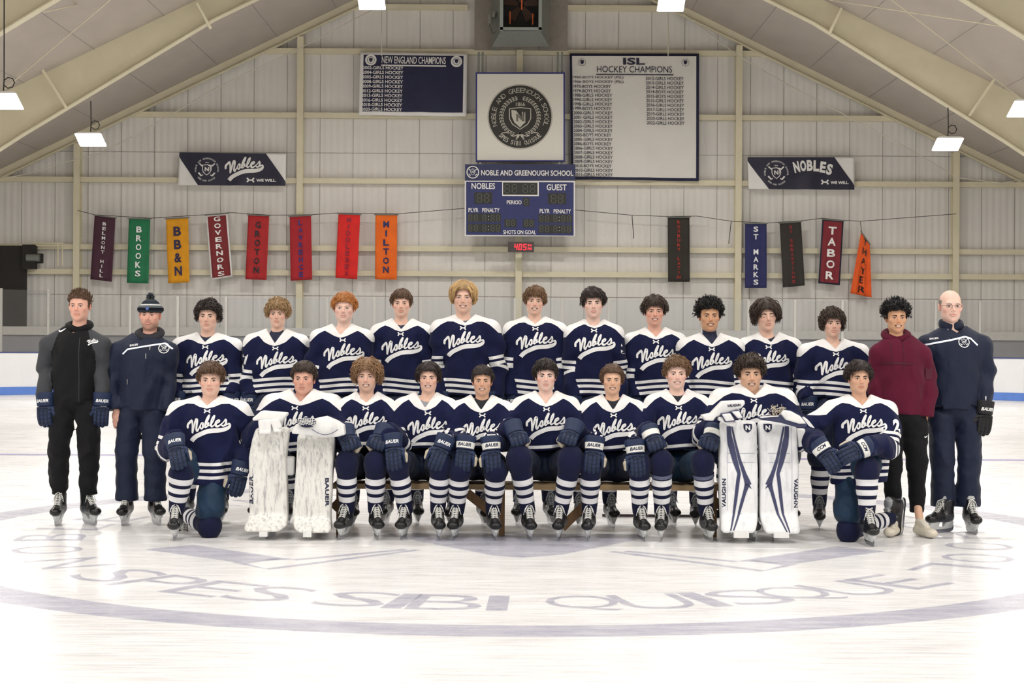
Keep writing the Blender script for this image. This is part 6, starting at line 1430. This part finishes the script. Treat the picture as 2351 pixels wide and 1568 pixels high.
# 1 man in the black and grey jacket
D = 13.95; d = dict(x=180, chin=737, top=664, col=748, sh=(84, 250), D=D, hem=928, hair='brown', style='short', skin='ruddy', vol=.016, sv=.008, n=300, len=.035, w=.0038, flow='up', lift=.5, hl=.064, fringe=.06, side=-.008, seed=71, face=1.03, hadd=.016, browd=.6, brow=.003, iris=(.1, .14, .2), under=srgb(30, 34, 60), uh=-.02, arm=[(104, 845, 104, 912), (232, 840, 234, 912)], label='man in a black jacket with grey sleeves standing at the far left', yaw=-.05)
t, xc, jx, hw, zt, el, jo, jp, res = stand(d, m_track, 'raglan', tr=.185, ar=(.078, .064, .05), hemr=.165)
torus('hood', t, (jx, D + .03, zt - .0), .088, .027, m_black, tilt=.35)
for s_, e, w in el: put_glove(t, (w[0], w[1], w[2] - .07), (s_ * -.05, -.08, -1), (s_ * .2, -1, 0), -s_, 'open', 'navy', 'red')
q = P(211, 785, D - .1); jp.put(nobles_mark(M2(), 0, 0, .27), 'chest_lettering', (q.x, D - .6, q.z), (1, 0, 0), (0, 0, 1), (0, 1, 0), m_logo, t)
q = P(138, 757, D - .1); jp.put(M2().rib([(-.03, .0, .003), (-.018, -.012, .006), (.0, -.008, .006), (.03, .012, .0015)], cap=False, sub=3), 'swoosh_mark', (q.x, D - .6, q.z), (1, 0, 0), (0, 0, 1), (0, 1, 0), m_logo, t)
a, b = P(183, 775, D - .1), P(181, 925, D - .1); jp.put(M2().rib([(0, (b.z - a.z) * k / 24, .0022) for k in range(25)], cap=False), 'zip', (a.x, D - .6, a.z), (1, 0, 0), (0, 0, 1), (0, 1, 0), mat('zip_grey', srgb(52, 54, 58), .4), t, .002)
trousers(t, xc, D, [(-1, pxx(148, D), pxx(136, D), pxx(137, D)), (1, pxx(200, D), pxx(206, D), pxx(203, D))], m_black, .24, 1.02, r=(.098, .078, .074, .06), wr=.009)
put_skate(t, (pxx(138, D), D + .02), .05); put_skate(t, (pxx(196, D), D + .05), .62)
# 2 man in the beanie
D = 14.0; d = dict(x=342, chin=757, top=690, col=764, sh=(240, 402), D=D, hem=946, hair=srgb(70, 50, 38), style='none', skin='ruddy', hadd=.0, beard=.42, browd=.8, face=1.04, jaw=1.08, under=srgb(40, 40, 46), uh=-.01, arm=[(259, 860, 264, 938), (384, 860, 384, 940)], label='bearded man in a striped bobble hat and navy jacket')
t, xc, jx, hw, zt, el, jo, jp, res = stand(d, m_jnavy, tr=.2, ar=(.085, .07, .056), hemr=.185)
c, hs, R_, hp, tw = res
torus('hood', t, (jx, D + .03, zt - .005), .092, .03, mat('hood_charcoal', srgb(48, 48, 54), .9, bump=.3, bscale=20), tilt=.4)
def hatf(p):
    q = (p - c) / hs; z = q[:, 2]; e = V3(0, .012, .042); r = V3(.086, .106, .094); w = (q - e) / r; d_ = (np.linalg.norm(w, axis=1) - 1) * .09
    roll = np.sqrt((np.sqrt((q[:, 0] / .084) ** 2 + ((q[:, 1] - .012) / .104) ** 2) * .09 - .091) ** 2 + ((z - .048) * .8 - .0) ** 2) - .021
    d_ = np.maximum(d_, -(z - .034)); return (np.minimum(d_, roll) + .0012 * np.sin(np.arctan2(q[:, 1], q[:, 0]) * 70)) * hs
def hat_tint(V):
    z = (V[:, 2] - c[2]) / hs; o_ = np.repeat(V3(*srgb(56, 62, 66))[None], len(V), 0)
    o_[(z > .078) & (z < .088)] = V3(*srgb(222, 222, 222)); o_[(z > .037) & (z < .062)] = V3(*srgb(24, 26, 36)); o_[(z > .1) & (z < .11)] = V3(*srgb(32, 36, 52)); o_[(z > .062) & (z < .07)] = V3(*srgb(96, 104, 108)); return o_
me, V, Q = wmesh('bobble_hat', [fn_(hatf)], c - V3(.13, .14, .02), c + V3(.13, .14, .16), .0045, vcol_mat('knit_wool', .9, 0, .1, .5, 120), hat_tint); hat = link('bobble_hat', me, t)
rs = np.random.RandomState(3); pc = c + V3(0, .01, .15) * hs; paths = []
for i in range(240):
    v = rs.normal(size=3); v /= np.linalg.norm(v); paths.append([pc, pc + v * .018, pc + v * .034 + rs.normal(size=3) * .003])
V, Q, C_ = tubes(paths, [[.003, .003, .0015]] * 240, 4, [V3(*(srgb(60, 66, 74) if k % 3 else srgb(120, 124, 128))) for k in range(240)]); link('pompom', mesh_np('pompom', V, Q, MC['knit_wool'], True, {'tint': C_}), hat)
hpj = Proj(*[me_ for me_ in surf([fn_(hatf)], c - V3(.13, .14, .02), c + V3(.13, .14, .16), .008)])
hpj.put(M2().poly(shield_pts(0, 0, .026, .034)), 'hat_badge', (c[0], c[1] - .4, c[2] + .054), (1, 0, 0), (0, 0, 1), (0, 1, 0), mat('badge_blue', srgb(60, 90, 160), .5), hat, .004)
def refl(t, pts, jp, D, w=.0065):
    L = [];
    for (a0, b0), (a1, b1) in zip(pts[:-1], pts[1:]):
        for k in range(8): u = k / 8; q = P(a0 + (a1 - a0) * u, b0 + (b1 - b0) * u, D - .1); L.append((q.x, q.z, w))
    jp.put(M2().rib(L, cap=False), 'reflective_stripe', (0, D - .6, 0), (1, 0, 0), (0, 0, 1), (0, 1, 0), m_reflect, t, .004)
def jart(t, jp, M, name, px, py, D, m=None): q = P(px, py, D - .1); jp.put(M, name, (q.x, D - .6, q.z), (1, 0, 0), (0, 0, 1), (0, 1, 0), m or m_logo, t, .004)
refl(t, [(281, 813), (293, 802), (345, 793), (376, 788), (397, 803)], jp, D)
jart(t, jp, M2().text('BAUER', 0, 0, .07, .016, rot=.12, bold=.03, shear=.2), 'jacket_lettering', 308, 792, D); jart(t, jp, crest(M2(), 0, 0, .043, text=False), 'jacket_crest', 375, 799, D)
for z_, w_ in (((345, 795), (345, 812)), ((337, 815), (337, 822)), ((293, 874), (293, 882))): jart(t, jp, M2().rib([(0, .012, .004), (0, -.03, .003)], cap=False), 'zip_pull', z_[0], z_[1], D, mat('zip_steel', srgb(150, 152, 150), .4, metal=.4))
trousers(t, xc, D, [(-1, pxx(300, D), pxx(292, D), pxx(292, D)), (1, pxx(352, D), pxx(356, D), pxx(357, D))], m_jnavy, .19, 1.0, r=(.1, .088, .082, .09), wr=.005)
put_skate(t, (pxx(292, D), D + .02), .0); put_skate(t, (pxx(352, D), D + .05), .45)
# bare hand: palm, four fingers, thumb
def hand(t, wrist, f, side, sk, curl=.35, name='hand', k=1):
    """relaxed hand hanging from wrist; f finger direction, side +1 thumb toward +x, back of hand to the camera"""
    Z = -Vector(f).normalized(); Y = Vector((0, 1, 0)); Y = (Y - Z * Y.dot(Z)).normalized(); X = Y.cross(Z) * side; Mx = np.array(((X.x, Y.x, Z.x), (X.y, Y.y, Z.y), (X.z, Y.z, Z.z)), np.float32); w = V3(*wrist)
    pr = [cone((0, 0, .09), (0, 0, 0), .03, .026, (1, 1.25, 1), .012), ell((0, 0, -.045), (.042, .017, .05), .012)]
    for x, l in ((-.032, .8), (-.0115, .95), (.0095, 1), (.0295, .92)):
        q = V3(x, 0, -.08); a = 0
        for c_, s_ in zip((curl * .6, curl, curl), (.042, .027, .022)):
            a += c_; e = q + V3(x * .08, math.sin(a), -math.cos(a)) * s_ * l; pr.append(cone(tuple(q), tuple(e), .0098, .0088, k=.003)); q = e
    pr += [cone((.028, .006, -.02), (.052, .012, -.058), .015, .0125, k=.008), cone((.052, .012, -.058), (.054, .02, -.088), .0118, .0095, k=.003)]
    V, Q = surf(pr, (-.06, -.05, -.21), (.08, .1, .1), .0036); Vw = V @ Mx.T + w
    if side < 0: Q = Q[:, ::-1]
    return link(name, mesh_np(name, Vw, Q, m_skin, True, {'tint': np.repeat(V3(*SK[sk])[None], len(V), 0)}), t)
w = el[0][2]; hand(t, (w[0] + .012, w[1], w[2] - .015), (.12, -.05, -1), 1, 'ruddy', .45)
# 3 young man in the maroon hoodie
D = 13.6; d = dict(x=2060, chin=764, top=684, col=768, sh=(2001, 2144), D=D, hem=955, hair='black', style='afro', skin='brown', vol=.038, sv=.009, amp=.006, freq=150, n=600, len=.028, curl=1, w=.004, flow='up', lift=1.2, hl=.062, fringe=.056, side=-.005, nape=-.04, seed=75, smile=1, browd=.6, brow=.0046, blush=.15, hadd=.04, arm=[(2014, 870, 2018, 950), (2130, 868, 2126, 962)], label='smiling young man in a maroon hooded sweatshirt and black joggers')
t, xc, jx, hw, zt, el, jo, jp, res = stand(d, m_maroon, tr=.195, name='hoodie', hemr=.185)
torus('hood', t, (jx, D + .035, zt - .005), .09, .03, m_maroon, tilt=.4)
for s_ in (-1, 1): a, b = P(2060 + s_ * 13, 776, D - .12), P(2060 + s_ * 14, 846, D - .12); jp.put(M2().rib([(a.x, a.z - .02, .003), ((a.x + b.x) / 2 + .004, (a.z + b.z) / 2, .003), (b.x, b.z, .004)], sub=10), 'drawstring', (0, D - .6, 0), (1, 0, 0), (0, 0, 1), (0, 1, 0), mat('drawstring_maroon', srgb(74, 20, 40), .8), t, .006)
jart(t, jp, M2().rect(-.03, -.045, .03, .045), 'sleeve_pocket', 2137, 858, D, mat('pocket_maroon', srgb(78, 22, 42), .8))
jart(t, jp, M2().rib([(-.13, -.0, .004), (0, .008, .01), (.13, -.002, .003)], cap=False, sub=6), 'chest_swoosh', 2060, 836, D, MC['drawstring_maroon'])
trousers(t, xc, D, [(-1, pxx(2040, D), pxx(2046, D), pxx(2050, D)), (1, pxx(2095, D), pxx(2104, D), pxx(2106, D))], m_black, .17, .97, r=(.115, .082, .062, .055), wr=.006)
w = el[1][2]; hand(t, (w[0] - .01, w[1] + .02, w[2] - .01), (-.2, -.05, -1), -1, 'brown', .3)
hand(t, (el[0][2][0], el[0][2][1] + .02, el[0][2][2] - .02), (.1, -.05, -1), 1, 'brown', .3)
q = P(2124, 1002, D - .1)
def sneaker(t, x, y, yaw):
    if 'sn' not in PROTO:
        pr = [cone((0, .09, .045), (0, -.1, .038), .042, .04, (1, 1, 1.1), .01), ell((0, -.12, .04), (.047, .06, .036), .015), cone((0, .06, .05), (0, .06, .105), .042, .038, k=.02), cone((0, -.05, .07), (0, .03, .105), .026, .03, k=.02)]
        me, V, Q = wmesh('sneaker', pr, (-.07, -.2, -.01), (.07, .16, .15), .006, m_boot, lambda V: np.where(V[:, 2:3] < .02, V3(*srgb(214, 208, 192)), V3(*srgb(222, 214, 196))), lambda d_, p: np.maximum(np.maximum(d_, .0 - p[:, 2]), p[:, 2] - .135)); PROTO['sn'] = me
        mb = MB()
        for i in range(5): y0 = -.07 + i * .02; z0 = .088 + i * .009; mb.tube([(-.028, y0, z0 - .006), (0, y0 + .004, z0 + .004), (.028, y0 + .008, z0 - .006)], .003, 5)
        PROTO['snl'] = mesh_np('laces', mb.v, mb.f, m_lace, True)
    o = link('sneaker', PROTO['sn'], t, Matrix.Translation((x, y, 0)) @ Matrix.Rotation(yaw, 4, 'Z')); link('laces', PROTO['snl'], o, sub=True)
sneaker(t, pxx(2110, D), D - .17, .25); sneaker(t, pxx(2046, D), D - .12, -.5)
mb = MB()
for ax in (2050, 2106): mb.tube([(pxx(ax, D), D - .1, .08), (pxx(ax, D), D - .03, .2)], .038, 10)
jpx = Proj(*[np.array(x_) if i else x_ for i, x_ in enumerate(surf([cone((pxx(2095, D), D, .87), (pxx(2104, D), D - .02, .58), .115, .082)], (xc - .3, D - .3, .4), (xc + .5, D + .3, 1.1), .02))])
jpx.put(M2().rib([(-.018, .0, .002), (-.01, -.007, .005), (.02, .008, .001)], cap=False, sub=3), 'swoosh_mark', (P(2121, 1002, D).x, D - .6, q.z), (1, 0, 0), (0, 0, 1), (0, 1, 0), m_logo, t, .012)
V, Q = surf([cone((pxx(ax, D), D - .12, .08), (pxx(ax, D), D - .03, .22), .03, .032) for ax in (2106,)], (pxx(2106, D) - .06, D - .2, .03), (pxx(2106, D) + .06, D + .05, .28), .01); link('ankle_skin', mesh_np('ankle_skin', V, Q, m_skin, True, {'tint': np.repeat(V3(*SK['tan'])[None], len(V), 0)}), t)
# 4 balding coach with glasses
D = 13.8; d = dict(x=2185, chin=740, top=665, col=748, sh=(2110, 2284), D=D, hem=943, hair=srgb(150, 140, 130), style='bald', skin='pale', vol=.002, sv=.003, amp=.0008, bald=1, hl=.05, side=-.0, nape=-.05, seed=77, hadd=.004, face=1.03, jaw=1.02, blush=.9, browd=.9, brow=.0022, arm=[(2122, 850, 2124, 930), (2262, 850, 2258, 934)], label='balding coach with glasses in a navy jacket, far right', smile=.4)
t, xc, jx, hw, zt, el, jo, jp, res = stand(d, m_jnavy, tr=.21, ar=(.085, .074, .06), hemr=.2); c, hs, R_, hp, tw = res
torus('collar', t, (jx, D + .02, zt + .012), .084, .017, m_jnavy, tilt=.25, hgt=2.1, cutf=True)
mb = MB()
for s_ in (-1, 1):
    ring = [tw((s_ * .033 + .022 * math.cos(a), -.108, .0 + .0125 * math.sin(a) * (1 if abs(math.cos(a)) < .8 else .9))) for a in np.linspace(0, 2 * math.pi, 17)]; mb.tube(ring, .0014, 5); mb.tube([tw((s_ * .055, -.106, .004)), tw((s_ * .075, -.07, .004)), tw((s_ * .082, .0, .0))], .0016, 5)
mb.tube([tw((-.011, -.108, .003)), tw((0, -.111, .005)), tw((.011, -.108, .003))], .0009, 5); mb.build('eyeglasses', mat('glasses_frame', srgb(70, 66, 64), .4, metal=.5), t)
refl(t, [(2124, 792), (2180, 781), (2214, 773), (2228, 777), (2247, 795)], jp, D, .007)
jart(t, jp, M2().text('BAUER', 0, 0, .07, .014, rot=.1, bold=.03, shear=.2), 'jacket_lettering', 2146, 777, D); jart(t, jp, crest(M2(), 0, 0, .045, text=False), 'jacket_crest', 2211, 785, D)
a = P(2179, 748, D); jart(t, jp, M2().rib([(0, 0, .003), (0, -.09, .003)], cap=False), 'zip', 2179, 755, D, mat('zip_steel', srgb(150, 152, 150), .4, metal=.4))
jart(t, jp, M2().text('BAUER', 0, 0, .06, .01, rot=1.45, bold=.03, shear=.2), 'sleeve_lettering', 2262, 918, D)
trousers(t, xc, D, [(-1, pxx(2160, D), pxx(2163, D), pxx(2166, D)), (1, pxx(2222, D), pxx(2224, D), pxx(2224, D))], m_jnavy, .2, .99, r=(.11, .092, .088, .094), wr=.005)
put_skate(t, (pxx(2172, D), D - .05), -.95); put_skate(t, (pxx(2222, D), D - .05), .05)
w = el[1][2]; put_glove(t, (w[0] + .0, w[1] - .02, w[2] - .06), (-.1, -.1, -1), (.2, -1, 0), -1, 'open', 'navy', 'black')
# ---- bench and stick
m_wood = mat('bench_wood', srgb(168, 142, 106), .7, noise=.14, scale=9, stretch=(.4, 6, 6)); m_wood2 = mat('bench_wood_dark', srgb(132, 102, 72), .7, noise=.14, scale=9, stretch=(5, 5, .5))
xa, xb = P(764, 1115, 13.3).x, P(1700, 1115, 13.3).x
t = empty('bench', ((xa + xb) / 2, 13.45, 0), 'long low wooden bench under the seated front row', 'bench')
MB().box((xa, 13.3, .355), (xb, 13.62, .395)).build('seat_board', m_wood, t)
for px in (778, 1152, 1640):
    x = P(px, 1180, 13.3).x; MB().box((x - .022, 13.32, .0), (x + .022, 13.6, .354)).build('leg', m_wood2, t)
for (a, b) in (((1072, 1132), (1148, 1192)), ((1345, 1158), (1290, 1212)), ((764, 1168), (800, 1132)), ((1640, 1150), (1690, 1190))):
    A, B = P(*a, 13.34), P(*b, 13.34); B.z = max(B.z, .03); u = (B - A).normalized(); n_ = Vector((-u.z, 0, u.x)) * .034; y = Vector((0, .04, 0)); MB().hexa([A - n_, B - n_, B - n_ + y, A - n_ + y, A + n_, B + n_, B + n_ + y, A + n_ + y]).build('diagonal_brace', m_wood2, t)
t = empty('hockey_stick', (P(1530, 1190, 14.7).x, 14.75, 0), 'dark hockey stick lying on the ice behind the bench', 'hockey stick')
a, b = P(1385, 1186, 14.6), P(1655, 1190, 14.6); MB().hexa([(a.x, 14.75, .004), (b.x, 14.72, .004), (b.x, 14.75, .004), (a.x, 14.78, .004), (a.x, 14.75, .026), (b.x, 14.72, .026), (b.x, 14.75, .026), (a.x, 14.78, .026)]).build('shaft', mat('stick_shaft', srgb(70, 56, 62), .4), t)
MB().box((b.x - .02, 14.715, .004), (b.x + .25, 14.735, .07)).build('blade', m_black, t)
